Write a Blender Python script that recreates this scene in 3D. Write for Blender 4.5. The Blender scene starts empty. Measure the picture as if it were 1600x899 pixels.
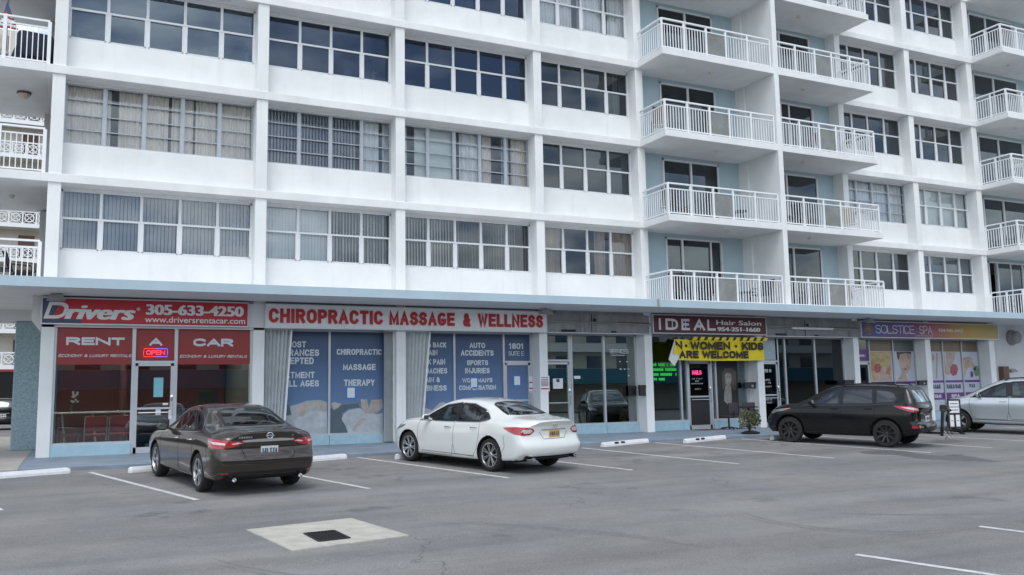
import bpy, bmesh, math, random
from mathutils import Vector, Matrix
from mathutils.bvhtree import BVHTree
from mathutils.geometry import delaunay_2d_cdt
R = math.radians
scene = bpy.context.scene
COL = scene.collection
random.seed(7)

# ------------------------------------------------------------------ camera, sky, sun, exposure
F_PX, YAW, PIT, ROL, CAMH, CAMD = 1389.0, 0.4573, 0.1198, -0.018, 1.4046, 23.8
_F = Vector((math.sin(YAW)*math.cos(PIT), math.cos(YAW)*math.cos(PIT), math.sin(PIT)))
_R0 = Vector((math.cos(YAW), -math.sin(YAW), 0)); _U0 = _R0.cross(_F)
_c, _s = math.cos(ROL), math.sin(ROL)
_R = _R0*_c + _U0*_s; _U = _U0*_c - _R0*_s
cam_d = bpy.data.cameras.new('camera'); cam = bpy.data.objects.new('camera', cam_d); COL.objects.link(cam)
m = Matrix((_R, _U, -_F)).transposed().to_4x4(); m.translation = (0, -CAMD, CAMH); cam.matrix_world = m
cam_d.sensor_width = 36; cam_d.lens = 36*F_PX/1600; cam_d.clip_start = 0.1; cam_d.clip_end = 1500
scene.camera = cam

SUN_EL, SUN_AZ = 60, 205        # azimuth measured from +Y clockwise: the sun stands behind the camera, a little left
w = bpy.data.worlds.new("World"); scene.world = w; w.use_nodes = True
nt = w.node_tree; bg = nt.nodes['Background']
sky = nt.nodes.new('ShaderNodeTexSky'); sky.sky_type = 'NISHITA'; sky.sun_disc = False
sky.sun_elevation = R(SUN_EL); sky.sun_rotation = R(SUN_AZ); sky.air_density = 1.3; sky.dust_density = 1.2; sky.ozone_density = 1.5
hs = nt.nodes.new('ShaderNodeHueSaturation'); hs.inputs['Saturation'].default_value = 0.36
nt.links.new(sky.outputs[0], hs.inputs['Color'])
wtc = nt.nodes.new('ShaderNodeTexCoord'); wmp = nt.nodes.new('ShaderNodeMapping'); wmp.inputs['Scale'].default_value = (1, 1, 2.4); nt.links.new(wtc.outputs['Generated'], wmp.inputs['Vector'])
wnz = nt.nodes.new('ShaderNodeTexNoise'); wnz.inputs['Scale'].default_value = 6.5; wnz.inputs['Detail'].default_value = 7; wnz.inputs['Roughness'].default_value = .55; nt.links.new(wmp.outputs[0], wnz.inputs['Vector'])
wrp = nt.nodes.new('ShaderNodeValToRGB'); wrp.color_ramp.elements[0].position = .40; wrp.color_ramp.elements[0].color = (.42, .52, .68, 1); wrp.color_ramp.elements[1].position = .60; wrp.color_ramp.elements[1].color = (1.38, 1.36, 1.28, 1); nt.links.new(wnz.outputs['Fac'], wrp.inputs[0])
wmx = nt.nodes.new('ShaderNodeMix'); wmx.data_type = 'RGBA'; wmx.blend_type = 'MULTIPLY'; wmx.inputs[0].default_value = 1; nt.links.new(hs.outputs[0], wmx.inputs[6]); nt.links.new(wrp.outputs[0], wmx.inputs[7]); nt.links.new(wmx.outputs[2], bg.inputs['Color'])   # broken cloud cover
bg.inputs['Strength'].default_value = 0.15
sl = bpy.data.lights.new('sun', 'SUN'); sl.energy = 0.8; sl.angle = R(25); sl.color = (1, .96, .9)
so = bpy.data.objects.new('sun', sl); COL.objects.link(so)
sd = Vector((math.sin(R(SUN_AZ))*math.cos(R(SUN_EL)), math.cos(R(SUN_AZ))*math.cos(R(SUN_EL)), math.sin(R(SUN_EL))))
so.rotation_euler = sd.to_track_quat('Z', 'Y').to_euler()
vs = scene.view_settings; vs.view_transform = 'Standard'; vs.look = 'None'; vs.gamma = 1; vs.exposure = 0.66; vs.use_curve_mapping = False

def W(px, py, y):
    """point on the vertical plane y seen at a pixel of the 1600x899 photograph (for tracing the posters and boards)"""
    d = _F + _R*((px-800)/F_PX) + _U*((449.5-py)/F_PX)
    k = (y+CAMD)/d.y
    return (d.x*k, CAMH+d.z*k)
def gz(y): return 0.1156+0.0329*y if y > -22 else -0.608     # the lot falls towards the drain

# ------------------------------------------------------------------ materials
def newmat(n):
    mt = bpy.data.materials.new(n); mt.use_nodes = True
    return mt, mt.node_tree, mt.node_tree.nodes['Principled BSDF']
def mat(n, col, rough=.6, metal=0, var=.10, scale=3.0, bump=0, bscale=60, coat=0, spec=.5, streak=0, streakcol=(.45,.44,.42), fine=0):
    mt, t, p = newmat(n); N = t.nodes.new; L = t.links.new
    p.inputs['Roughness'].default_value = rough; p.inputs['Metallic'].default_value = metal
    p.inputs['Specular IOR Level'].default_value = spec
    if coat: p.inputs['Coat Weight'].default_value = coat; p.inputs['Coat Roughness'].default_value = .03
    tc = N('ShaderNodeTexCoord'); nz = N('ShaderNodeTexNoise'); nz.inputs['Scale'].default_value = scale
    nz.inputs['Detail'].default_value = 6; nz.inputs['Roughness'].default_value = .62
    geo = N('ShaderNodeNewGeometry')
    L(geo.outputs['Position'], nz.inputs['Vector'])
    rp = N('ShaderNodeValToRGB'); rp.color_ramp.elements[0].position = .3; rp.color_ramp.elements[1].position = .7
    a = 1-var; b = 1+var*.6
    rp.color_ramp.elements[0].color = (min(1,col[0]*a), min(1,col[1]*a), min(1,col[2]*a), 1)
    rp.color_ramp.elements[1].color = (min(1,col[0]*b), min(1,col[1]*b), min(1,col[2]*b), 1)
    L(nz.outputs['Fac'], rp.inputs['Fac']); out = rp.outputs['Color']
    if streak:
        mp = N('ShaderNodeMapping'); mp.inputs['Scale'].default_value = (5, 5, .35); L(geo.outputs['Position'], mp.inputs['Vector'])
        n2 = N('ShaderNodeTexNoise'); n2.inputs['Scale'].default_value = 1.3; n2.inputs['Detail'].default_value = 5; L(mp.outputs[0], n2.inputs['Vector'])
        r2 = N('ShaderNodeMapRange'); r2.inputs['From Min'].default_value = .56; r2.inputs['From Max'].default_value = .82; r2.inputs['To Max'].default_value = streak
        L(n2.outputs['Fac'], r2.inputs['Value'])
        mx = N('ShaderNodeMix'); mx.data_type = 'RGBA'; mx.inputs['B'].default_value = (*streakcol, 1) if False else (0,0,0,1)
        mx.inputs[6].default_value = (1,1,1,1); mx.inputs[7].default_value = (*streakcol, 1)
        L(r2.outputs[0], mx.inputs[0]); L(out, mx.inputs[6]); out = mx.outputs[2]
    L(out, p.inputs['Base Color'])
    if bump:
        n3 = N('ShaderNodeTexNoise'); n3.inputs['Scale'].default_value = bscale; n3.inputs['Detail'].default_value = 4; L(geo.outputs['Position'], n3.inputs['Vector'])
        bp = N('ShaderNodeBump'); bp.inputs['Strength'].default_value = bump; bp.inputs['Distance'].default_value = .01
        L(n3.outputs['Fac'], bp.inputs['Height']); L(bp.outputs[0], p.inputs['Normal'])
    return mt
def glassmat(n, tint, refl=(.85,.92,1.0), rough=.0, ior=1.5, k=1.9):
    mt, t, p = newmat(n); N = t.nodes.new; L = t.links.new
    t.nodes.remove(p); tr = N('ShaderNodeBsdfTransparent'); tr.inputs[0].default_value = (*tint, 1)
    gl = N('ShaderNodeBsdfGlossy'); gl.inputs['Roughness'].default_value = rough; gl.inputs[0].default_value = (*refl, 1)
    fr = N('ShaderNodeFresnel'); fr.inputs[0].default_value = ior
    mu = N('ShaderNodeMath'); mu.operation = 'MULTIPLY'; mu.inputs[1].default_value = k; mu.use_clamp = True; L(fr.outputs[0], mu.inputs[0])
    mx = N('ShaderNodeMixShader'); L(mu.outputs[0], mx.inputs[0]); L(tr.outputs[0], mx.inputs[1]); L(gl.outputs[0], mx.inputs[2])
    L(mx.outputs[0], t.nodes['Material Output'].inputs[0]); return mt
def emis(n, col, st):
    mt, t, p = newmat(n); p.inputs['Base Color'].default_value = (*col, 1)
    p.inputs['Emission Color'].default_value = (*col, 1); p.inputs['Emission Strength'].default_value = st; return mt
def gradmat(n, stops, axis, lo, hi, rough=.35, noise=0, nscale=2):
    """printed vinyl whose ink runs through colours along one axis"""
    mt, t, p = newmat(n); N = t.nodes.new; L = t.links.new
    geo = N('ShaderNodeNewGeometry'); sp = N('ShaderNodeSeparateXYZ'); L(geo.outputs['Position'], sp.inputs[0])
    mr = N('ShaderNodeMapRange'); mr.inputs['From Min'].default_value = lo; mr.inputs['From Max'].default_value = hi
    src = sp.outputs[axis]
    if noise:
        nz = N('ShaderNodeTexNoise'); nz.inputs['Scale'].default_value = nscale; nz.inputs['Detail'].default_value = 3; L(geo.outputs['Position'], nz.inputs['Vector'])
        ma = N('ShaderNodeMath'); ma.operation = 'MULTIPLY_ADD'; ma.inputs[1].default_value = noise; L(nz.outputs['Fac'], ma.inputs[0]); L(src, ma.inputs[2]); src = ma.outputs[0]
    L(src, mr.inputs['Value']); rp = N('ShaderNodeValToRGB'); cr = rp.color_ramp
    while len(cr.elements) < len(stops): cr.elements.new(.5)
    for e, (ps, c) in zip(cr.elements, stops): e.position = ps; e.color = (*c, 1)
    L(mr.outputs[0], rp.inputs[0]); L(rp.outputs[0], p.inputs['Base Color']); p.inputs['Roughness'].default_value = rough
    return mt

def asphalt_mat():
    mt, t, p = newmat('asphalt'); N = t.nodes.new; L = t.links.new
    geo = N('ShaderNodeNewGeometry')
    def noise(sc, det=6, ro=.6, vec=None):
        n = N('ShaderNodeTexNoise'); n.inputs['Scale'].default_value = sc; n.inputs['Detail'].default_value = det; n.inputs['Roughness'].default_value = ro
        L(vec or geo.outputs['Position'], n.inputs['Vector']); return n.outputs['Fac']
    def ramp(src, p0, c0, p1, c1):
        r = N('ShaderNodeValToRGB'); e = r.color_ramp.elements; e[0].position = p0; e[1].position = p1; e[0].color = (*c0, 1); e[1].color = (*c1, 1); L(src, r.inputs[0]); return r.outputs[0]
    def mul(a, b, f=1):
        mx = N('ShaderNodeMix'); mx.data_type = 'RGBA'; mx.blend_type = 'MULTIPLY'; mx.inputs[0].default_value = f; L(a, mx.inputs[6]); L(b, mx.inputs[7]); return mx.outputs[2]
    g = lambda v, b=1.0: (v, v, v*b)
    base = ramp(noise(.28, 5), .3, (.205,.203,.203), .72, (.268,.264,.263))
    mp = N('ShaderNodeMapping'); mp.inputs['Scale'].default_value = (.10, .9, 1); mp.inputs['Rotation'].default_value = (0, 0, R(-6)); L(geo.outputs['Position'], mp.inputs['Vector'])
    base = mul(base, ramp(noise(1.0, 6, .6, mp.outputs[0]), .32, g(.74), .62, g(1.06)))      # drive-lane wear, drawn out along the lane
    base = mul(base, ramp(noise(2.1, 7, .65), .33, g(.89), .55, g(1.0)))
    base = mul(base, ramp(noise(48, 4, .7), .32, g(.68), .68, g(1.22)))
    base = mul(base, ramp(noise(.55, 3, .5), .40, (.97,.98,.99), .62, (1.02,1.0,.97)))
    base = mul(base, ramp(noise(.9, 2, .5), .24, g(.62), .33, g(1.0)))                        # oil drips
    vo = N('ShaderNodeTexVoronoi'); vo.feature = 'DISTANCE_TO_EDGE'; vo.inputs['Scale'].default_value = .22
    nd = N('ShaderNodeTexNoise'); nd.inputs['Scale'].default_value = 1.3; nd.inputs['Detail'].default_value = 6; L(geo.outputs['Position'], nd.inputs['Vector'])
    ad = N('ShaderNodeMix'); ad.data_type = 'RGBA'; ad.blend_type = 'LINEAR_LIGHT'; ad.inputs[0].default_value = .55; L(geo.outputs['Position'], ad.inputs[6]); L(nd.outputs['Color'], ad.inputs[7])
    L(ad.outputs[2], vo.inputs['Vector'])
    cr = ramp(vo.outputs['Distance'], .0, g(.60), .0035, g(1.0))
    cm = N('ShaderNodeMix'); cm.data_type = 'RGBA'; cm.inputs[6].default_value = (1,1,1,1); L(ramp(noise(.35, 2), .50, g(0), .58, g(1)), cm.inputs[0]); L(cr, cm.inputs[7])
    base = mul(base, cm.outputs[2])
    L(base, p.inputs['Base Color']); p.inputs['Roughness'].default_value = .82; p.inputs['Specular IOR Level'].default_value = .35
    bp = N('ShaderNodeBump'); bp.inputs['Strength'].default_value = .35; bp.inputs['Distance'].default_value = .008; L(noise(120, 2), bp.inputs['Height']); L(bp.outputs[0], p.inputs['Normal'])
    return mt

M = {}
M['asphalt'] = asphalt_mat()
M['facade'] = mat('white facade paint', (.77,.785,.785), .75, var=.085, scale=.8, bump=.12, bscale=18, streak=.32, streakcol=(.60,.59,.57))
M['slabw'] = mat('white slab paint', (.76,.77,.77), .75, var=.10, scale=1.1, bump=.08, bscale=25)
M['soffit'] = mat('soffit paint', (.66,.67,.68), .8, var=.08, scale=1.0)
M['bluewall'] = mat('pale blue wall paint', (.41,.53,.59), .75, var=.05, scale=2, bump=.1, bscale=40)
M['fascia'] = mat('blue fascia paint', (.41,.52,.59), .6, var=.09, scale=1.2, streak=.3, streakcol=(.33,.42,.46))
M['stucco'] = mat('blue stucco', (.29,.40,.45), .9, var=.35, scale=26, bump=.9, bscale=45)
M['bulk'] = mat('pale blue bulkhead', (.36,.53,.62), .75, var=.12, scale=5, bump=.5, bscale=40)
M['walk'] = mat('blue grey painted walk', (.20,.25,.31), .65, var=.22, scale=1.6, bump=.15, bscale=60)
M['concrete'] = mat('weathered concrete', (.36,.34,.31), .85, var=.16, scale=2.2, bump=.3, bscale=70)
M['pad'] = mat('pale concrete apron', (.47,.45,.40), .85, var=.20, scale=4.5, bump=.3, bscale=70, streak=.2)
M['line'] = mat('worn white line paint', (.62,.62,.63), .7, var=.30, scale=7)
M['stop'] = mat('white painted concrete stop', (.74,.75,.77), .7, var=.12, scale=5, bump=.25, bscale=50)
M['wframe'] = mat('white window aluminium', (.70,.72,.74), .4, var=.05)
M['gframe'] = mat('grey mill aluminium', (.42,.45,.49), .4, metal=.3, var=.10, scale=6)
M['sframe'] = mat('storefront aluminium', (.55,.57,.60), .35, metal=.4, var=.06)
M['dframe'] = mat('dark bronze aluminium', (.05,.055,.06), .4, metal=.3, var=.1)
M['rail'] = mat('white railing paint', (.80,.82,.84), .4, var=.04)
M['glass'] = glassmat('window glass', (.94,.96,.97), k=2.3)
M['glassl'] = glassmat('pale reflecting window glass', (.30,.36,.44), (.72,.86,1.0), k=3.4)
M['glassd'] = glassmat('tinted window glass', (.25,.30,.38), (.60,.74,.98), k=2.3)
M['glassn'] = glassmat('dark neutral window glass', (.24,.27,.29), (.72,.80,.86), k=2.3)
M['doorglass'] = glassmat('dark door glass', (.12,.13,.14), (.30,.33,.35))
M['shopglass'] = glassmat('shop glass', (.78,.84,.84))
M['mirrorglass'] = glassmat('reflective shop glass', (.55,.62,.60), (.9,.95,.95), k=5.5)
M['filmglass'] = glassmat('grey film glass', (.10,.13,.14))
M['panelglass'] = glassmat('obscured rail panel glass', (.55,.56,.52))
M['panelback'] = mat('smoked rail panel', (.20,.215,.205), .2, var=.25, scale=2.5)
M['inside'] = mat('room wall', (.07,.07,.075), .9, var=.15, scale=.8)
M['insider'] = mat('red office wall', (.09,.018,.018), .9, var=.15)
M['blindw'] = mat('pale vertical blind', (.82,.84,.82), .7, var=.06)
M['blindb'] = mat('beige vertical blind', (.72,.68,.58), .7, var=.08)
M['blindg'] = mat('grey vertical blind', (.55,.58,.63), .7, var=.1)
M['curtain'] = mat('cream curtain', (.80,.74,.66), .85, var=.12, scale=2)
M['curtainw'] = mat('white curtain', (.82,.83,.82), .85, var=.08, scale=2)
M['curtainbr'] = mat('tan curtain', (.48,.38,.30), .85, var=.15, scale=2)
M['shade'] = mat('pale green roller shade', (.72,.77,.73), .8, var=.06)
M['blackplastic'] = mat('black plastic', (.02,.02,.022), .5, var=.2)
M['blackmetal'] = mat('black metal', (.02,.02,.022), .4, metal=.5, var=.2)
M['iron'] = mat('cast iron', (.03,.03,.03), .7, metal=.4, var=.3, scale=30)
M['chrome'] = mat('chrome', (.75,.76,.78), .12, metal=1, var=.03)
M['rubber'] = mat('tyre rubber', (.018,.018,.019), .85, var=.25, scale=14)
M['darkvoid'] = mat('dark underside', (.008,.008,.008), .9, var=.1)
M['white'] = mat('white vinyl', (.72,.73,.74), .5, var=.05)
M['paper'] = mat('white paper', (.75,.76,.78), .7, var=.04)
M['bluepaper'] = mat('blue paper border', (.04,.20,.55), .6, var=.05)
M['teal'] = mat('teal paper', (.20,.50,.58), .6, var=.05)
M['redsign'] = mat('red sign face', (.46,.018,.032), .4, var=.06, scale=4)
M['redvinyl'] = mat('red window vinyl', (.27,.025,.025), .35, var=.08, scale=2)
M['navy'] = mat('navy sign ink', (.05,.07,.13), .5, var=.1)
M['greysign'] = mat('pale grey sign board', (.72,.73,.75), .5, var=.08, scale=2, streak=.3, streakcol=(.42,.42,.42))
M['redletter'] = mat('red letter', (.42,.012,.02), .4, var=.06)
M['maroon'] = mat('maroon sign face', (.10,.010,.022), .35, var=.1)
M['yellow'] = mat('yellow banner', (.82,.63,.012), .6, var=.08, scale=4)
M['blackink'] = mat('black ink', (.02,.02,.018), .6, var=.1)
M['greyvinyl'] = mat('silver vinyl letter', (.60,.65,.69), .5, var=.06)
M['board'] = mat('weathered sign backing', (.27,.28,.29), .8, var=.28, scale=3, streak=.7, streakcol=(.10,.09,.08))
M['pipe'] = mat('grey pipe', (.33,.32,.31), .6, var=.2, scale=4)
M['rust'] = mat('rusty pipe', (.17,.09,.06), .8, var=.3, scale=6)
M['green'] = emis('green lit letters', (.02,.60,.05), .22)
M['neonred'] = emis('red neon', (1,.05,.08), .9)
M['neonblue'] = emis('blue neon', (.25,.2,.95), .7)
M['neonpink'] = emis('pink neon', (.95,.05,.25), .9)
M['shutter'] = mat('grey storm shutter', (.74,.77,.78), .45, metal=.2, var=.10, scale=5)
M['chairred'] = mat('red chair vinyl', (.36,.025,.03), .5, var=.1)
M['wood'] = mat('brown wood', (.16,.09,.06), .6, var=.25, scale=8)
M['navyfab'] = mat('navy fabric', (.03,.04,.07), .9, var=.2)
M['creamfab'] = mat('cream fabric', (.62,.56,.46), .9, var=.1)
M['purplefab'] = mat('purple grey fabric', (.045,.035,.045), .9, var=.2)
M['leaf'] = mat('leaf', (.085,.10,.045), .6, var=.4, scale=30)
M['leafdry'] = mat('dry leaf', (.17,.16,.09), .7, var=.4, scale=30)
M['cream'] = mat('cream wall paint', (.60,.57,.51), .85, var=.1, scale=.5)
M['stain'] = mat('damp asphalt', (.125,.123,.125), .6, var=.2, scale=6, bump=.3, bscale=120)

# ------------------------------------------------------------------ mesh helpers
class MB:
    def __init__(s): s.v = []; s.f = []; s.m = []; s.cur = 0
    def add(s, vs, fs):
        o = len(s.v); s.v += [tuple(p) for p in vs]
        for f in fs: s.f.append([i+o for i in f]); s.m.append(s.cur)
        return s
    def box(s, x0, x1, y0, y1, z0, z1):
        return s.add([(x0,y0,z0),(x1,y0,z0),(x1,y1,z0),(x0,y1,z0),(x0,y0,z1),(x1,y0,z1),(x1,y1,z1),(x0,y1,z1)],
                     [(3,2,1,0),(4,5,6,7),(0,1,5,4),(1,2,6,5),(2,3,7,6),(3,0,4,7)])
    def cbox(s, x0, x1, y0, y1, z0, z1, c=.01):
        """box with chamfered edges"""
        bm = bmesh.new(); bmesh.ops.create_cube(bm, size=1)
        for v in bm.verts: v.co = Vector(((x0+x1)/2+v.co.x*(x1-x0), (y0+y1)/2+v.co.y*(y1-y0), (z0+z1)/2+v.co.z*(z1-z0)))
        c = min(c, (x1-x0)*.45, (y1-y0)*.45, (z1-z0)*.45)
        bmesh.ops.bevel(bm, geom=bm.edges[:], offset=c, segments=2, affect='EDGES', profile=.5)
        bm.verts.ensure_lookup_table()
        for i, v in enumerate(bm.verts): v.index = i
        s.add([v.co[:] for v in bm.verts], [[v.index for v in f.verts] for f in bm.faces]); bm.free(); return s
    def bar(s, a, b, wx, wy, up=(0,0,1)):
        a, b = Vector(a), Vector(b); d = (b-a).normalized(); u = Vector(up)
        if abs(d.dot(u)) > .95: u = Vector((0,1,0))
        r = d.cross(u).normalized()*wx/2; q = r.cross(d).normalized()*wy/2
        return s.add([a-r-q,a+r-q,a+r+q,a-r+q,b-r-q,b+r-q,b+r+q,b-r+q], [(3,2,1,0),(4,5,6,7),(0,1,5,4),(1,2,6,5),(2,3,7,6),(3,0,4,7)])
    def tube(s, pts, r, n=8, cap=True):
        pts = [Vector(p) for p in pts]; rs = r if isinstance(r, (list, tuple)) else [r]*len(pts); vs = []; fs = []
        for i, p in enumerate(pts):
            d = (pts[min(i+1, len(pts)-1)]-pts[max(i-1, 0)]).normalized()
            u = Vector((0,0,1)) if abs(d.z) < .9 else Vector((1,0,0)); a = d.cross(u).normalized(); b = a.cross(d)
            for k in range(n):
                t = 2*math.pi*k/n; vs.append(p+a*math.cos(t)*rs[i]+b*math.sin(t)*rs[i])
        for i in range(len(pts)-1):
            for k in range(n): fs.append((i*n+k, i*n+(k+1)%n, (i+1)*n+(k+1)%n, (i+1)*n+k))
        if cap: fs.append(list(range(n))[::-1]); fs.append([(len(pts)-1)*n+k for k in range(n)])
        return s.add(vs, fs)
    def lathe(s, prof, n=32, M4=None):
        """profile (r, z) turned about local z, placed by a matrix"""
        vs = []; fs = []; k0 = len(prof)
        for k in range(n):
            t = 2*math.pi*k/n
            for r, z in prof: vs.append(Vector((r*math.cos(t), r*math.sin(t), z)))
        for k in range(n):
            for j in range(k0-1): fs.append((k*k0+j, ((k+1)%n)*k0+j, ((k+1)%n)*k0+j+1, k*k0+j+1))
        if M4: vs = [M4 @ v for v in vs]
        return s.add(vs, fs)
    def poly(s, pts, y, th=.003):
        """flat figure in a vertical x-z plane, facing -y, with a thin edge"""
        n = len(pts); return s.add([(x,y,z) for x,z in pts]+[(x,y+th,z) for x,z in pts], [list(range(n))]+[(i,(i+1)%n,n+(i+1)%n,n+i) for i in range(n)])
    def text(s, body, x0, x1, z0, z1, y, bold=.02, ext=.004, shear=0):
        if all(ch == ' ' or ch in SF for ch in body) and body.count('-') < 2: return stroke_text(s, body, x0, x1, z0, z1, y, .115+bold*1.9, ext, shear)
        cu = bpy.data.curves.new('t', 'FONT'); cu.body = body; cu.offset = min(bold, .012); cu.shear = shear; cu.extrude = .01; cu.resolution_u = 4
        ob = bpy.data.objects.new('t', cu); me = bpy.data.meshes.new_from_object(ob)
        vs = [v.co.copy() for v in me.vertices]; fs = [list(p.vertices) for p in me.polygons]
        if vs:
            a = min(v.x for v in vs); b = max(v.x for v in vs); c = min(v.y for v in vs); d = max(v.y for v in vs)
            kx = (x1-x0)/(b-a); n = 1 if bold <= .02 else 3 if bold < .06 else 5; e = (bold-.012)*kx*1.25 if n > 1 else 0
            for q in range(n):
                dx = 0 if n == 1 else (q/(n-1)*2-1)*e; sx = (x1-x0-2*e)/(b-a)
                s.add([(x0+e+dx+(v.x-a)*sx, y-(ext if v.z > 0 else 0)-.0004*q, z0+(v.y-c)/(d-c)*(z1-z0)) for v in vs], fs)
        bpy.data.objects.remove(ob); bpy.data.curves.remove(cu); bpy.data.meshes.remove(me); return s
    def build(s, name, mats, parent=None, smooth=False, ang=40, fix=True):
        me = bpy.data.meshes.new(name); me.from_pydata(s.v, [], s.f); me.update()
        if not isinstance(mats, (list, tuple)): mats = [mats]
        for q in mats: me.materials.append(q)
        if len(mats) > 1: me.polygons.foreach_set('material_index', s.m)
        if fix:
            bm = bmesh.new(); bm.from_mesh(me); bmesh.ops.recalc_face_normals(bm, faces=bm.faces[:]); bm.to_mesh(me); bm.free()
        if smooth:
            me.polygons.foreach_set('use_smooth', [True]*len(me.polygons)); me.set_sharp_from_angle(angle=R(ang))
        ob = bpy.data.objects.new(name, me); COL.objects.link(ob)
        if parent: ob.parent = parent
        return ob
def tag(o, label=None, cat=None, group=None, kind=None):
    if label: o['label'] = label
    if cat: o['category'] = cat
    if group: o['group'] = group
    if kind: o['kind'] = kind
    return o
def empty(name, loc=(0,0,0), rz=0, **k):
    o = bpy.data.objects.new(name, None); COL.objects.link(o); o.location = loc; o.rotation_euler = (0,0,rz); o.empty_display_size = .2
    tag(o, **k); return o
def copy_tree(o, parent=None):
    c = o.copy(); COL.objects.link(c)
    if parent: c.parent = parent
    for ch in list(o.children): copy_tree(ch, c)
    return c

# stroke alphabet: upright sans capitals and digits drawn as centre lines in a 1 x 1 box
def _arc(cx, cy, rx, ry, a0, a1, n=10): return [(cx+rx*math.cos(R(a0+(a1-a0)*i/n)), cy+ry*math.sin(R(a0+(a1-a0)*i/n))) for i in range(n+1)]
def _o(x0, x1, y0=0, y1=1, a0=90, a1=450, k=.34):
    """rounded box outline (a stadium), clockwise free, used for O C G D U and digits"""
    h = min(k, (y1-y0)/2); cx = (x0+x1)/2; rx = (x1-x0)/2
    return _arc(cx, y1-h, rx, h, 0, 180, 10)+_arc(cx, y0+h, rx, h, 180, 360, 10)+[(x1, y1-h)]
SF = {
 'A':(1,[[(0,0),(.5,1),(1,0)],[(.2,.33),(.8,.33)]]), 'B':(.92,[[(0,0),(0,1),(.55,1)]+_arc(.6,.76,.33,.24,90,-90,8)+[(0,.52)],[(.55,.52)]+_arc(.62,.26,.38,.26,90,-90,8)+[(0,0)]]),
 'C':(.95,[_arc(.5,.66,.5,.34,28,180)+_arc(.5,.34,.5,.34,180,332)]), 'D':(.95,[[(0,0),(0,1),(.45,1)]+_arc(.5,.64,.5,.36,90,0,6)+_arc(.5,.36,.5,.36,0,-90,6)+[(.45,0),(0,0)]]),
 'E':(.85,[[(1,1),(0,1),(0,0),(1,0)],[(0,.52),(.9,.52)]]), 'F':(.8,[[(1,1),(0,1),(0,0)],[(0,.50),(.85,.50)]]),
 'G':(1,[_arc(.5,.66,.5,.34,48,180)+_arc(.5,.34,.5,.34,180,350)+[(1,.40),(.62,.40)]]), 'H':(.95,[[(0,0),(0,1)],[(1,0),(1,1)],[(0,.52),(1,.52)]]), 'I':(.0,[[(.5,0),(.5,1)]]),
 'J':(.75,[[(1,1),(1,.34)]+_arc(.5,.34,.5,.34,0,-170,8)]), 'K':(.95,[[(0,0),(0,1)],[(.95,1),(.05,.42)],[(.34,.60),(1,0)]]), 'L':(.8,[[(0,1),(0,0),(1,0)]]),
 'M':(1.15,[[(0,0),(0,1),(.5,.15),(1,1),(1,0)]]), 'N':(1,[[(0,0),(0,1),(1,0),(1,1)]]), 'O':(1.02,[_o(0,1)]), 'P':(.88,[[(0,0),(0,1),(.55,1)]+_arc(.6,.73,.4,.27,90,-90,8)+[(0,.46)]]),
 'Q':(1.02,[_o(0,1),[(.6,.25),(1,-.05)]]), 'R':(.95,[[(0,0),(0,1),(.55,1)]+_arc(.6,.75,.36,.25,90,-90,8)+[(0,.50)],[(.5,.50),(.95,0)]]),
 'S':(.9,[_arc(.5,.75,.46,.25,20,180,8)+_arc(.5,.74,.46,.22,180,262,4)+_arc(.5,.27,.5,.25,82,0,5)+_arc(.5,.27,.5,.27,0,-165,8)]), 'T':(.88,[[(0,1),(1,1)],[(.5,1),(.5,0)]]),
 'U':(.95,[[(0,1),(0,.36)]+_arc(.5,.36,.5,.36,180,360,10)+[(1,1)]]), 'V':(.98,[[(0,1),(.5,0),(1,1)]]), 'W':(1.4,[[(0,1),(.25,0),(.5,.95),(.75,0),(1,1)]]), 'X':(.95,[[(0,0),(1,1)],[(0,1),(1,0)]]),
 'Y':(.95,[[(0,1),(.5,.46),(1,1)],[(.5,.46),(.5,0)]]), 'Z':(.9,[[(0,1),(1,1),(0,0),(1,0)]]),
 '0':(.85,[_o(0,1)]), '1':(.5,[[(.1,.78),(.7,1),(.7,0)]]), '2':(.85,[_arc(.5,.72,.48,.28,165,-20,9)+[(0,0),(1,0)]]), '3':(.85,[_arc(.48,.75,.44,.25,160,-80,9),_arc(.48,.27,.5,.27,85,-160,10)]),
 '4':(.9,[[(.75,0),(.75,1),(0,.28),(1,.28)]]), '5':(.85,[[(.92,1),(.12,1),(.05,.52)]+_arc(.48,.33,.5,.30,120,-155,10)]), '6':(.85,[_arc(.5,.32,.5,.32,90,450,16),_arc(.5,.66,.5,.34,30,180,8)+[(0,.32)]]),
 '7':(.82,[[(0,1),(1,1),(.35,0)]]), '8':(.85,[_arc(.5,.76,.43,.24,-90,270,14),_arc(.5,.27,.5,.27,90,450,14)]), '9':(.85,[_arc(.5,.68,.5,.32,-90,270,16),[(1,.68)]+_arc(.5,.34,.5,.34,0,-150,8)]),
 '-':(.5,[[(.0,.42),(1,.42)]]), '&':(1.05,[[(1,0),(.25,.68)]+_arc(.45,.80,.24,.20,200,-30,8)+[(.15,.42)]+_arc(.40,.24,.36,.24,150,300,6)+[(.95,.48)]]), "'":(.0,[[(.5,1),(.5,.72)]]), '.':(.0,[[(.5,0),(.5,.04)]]),
}
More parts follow.
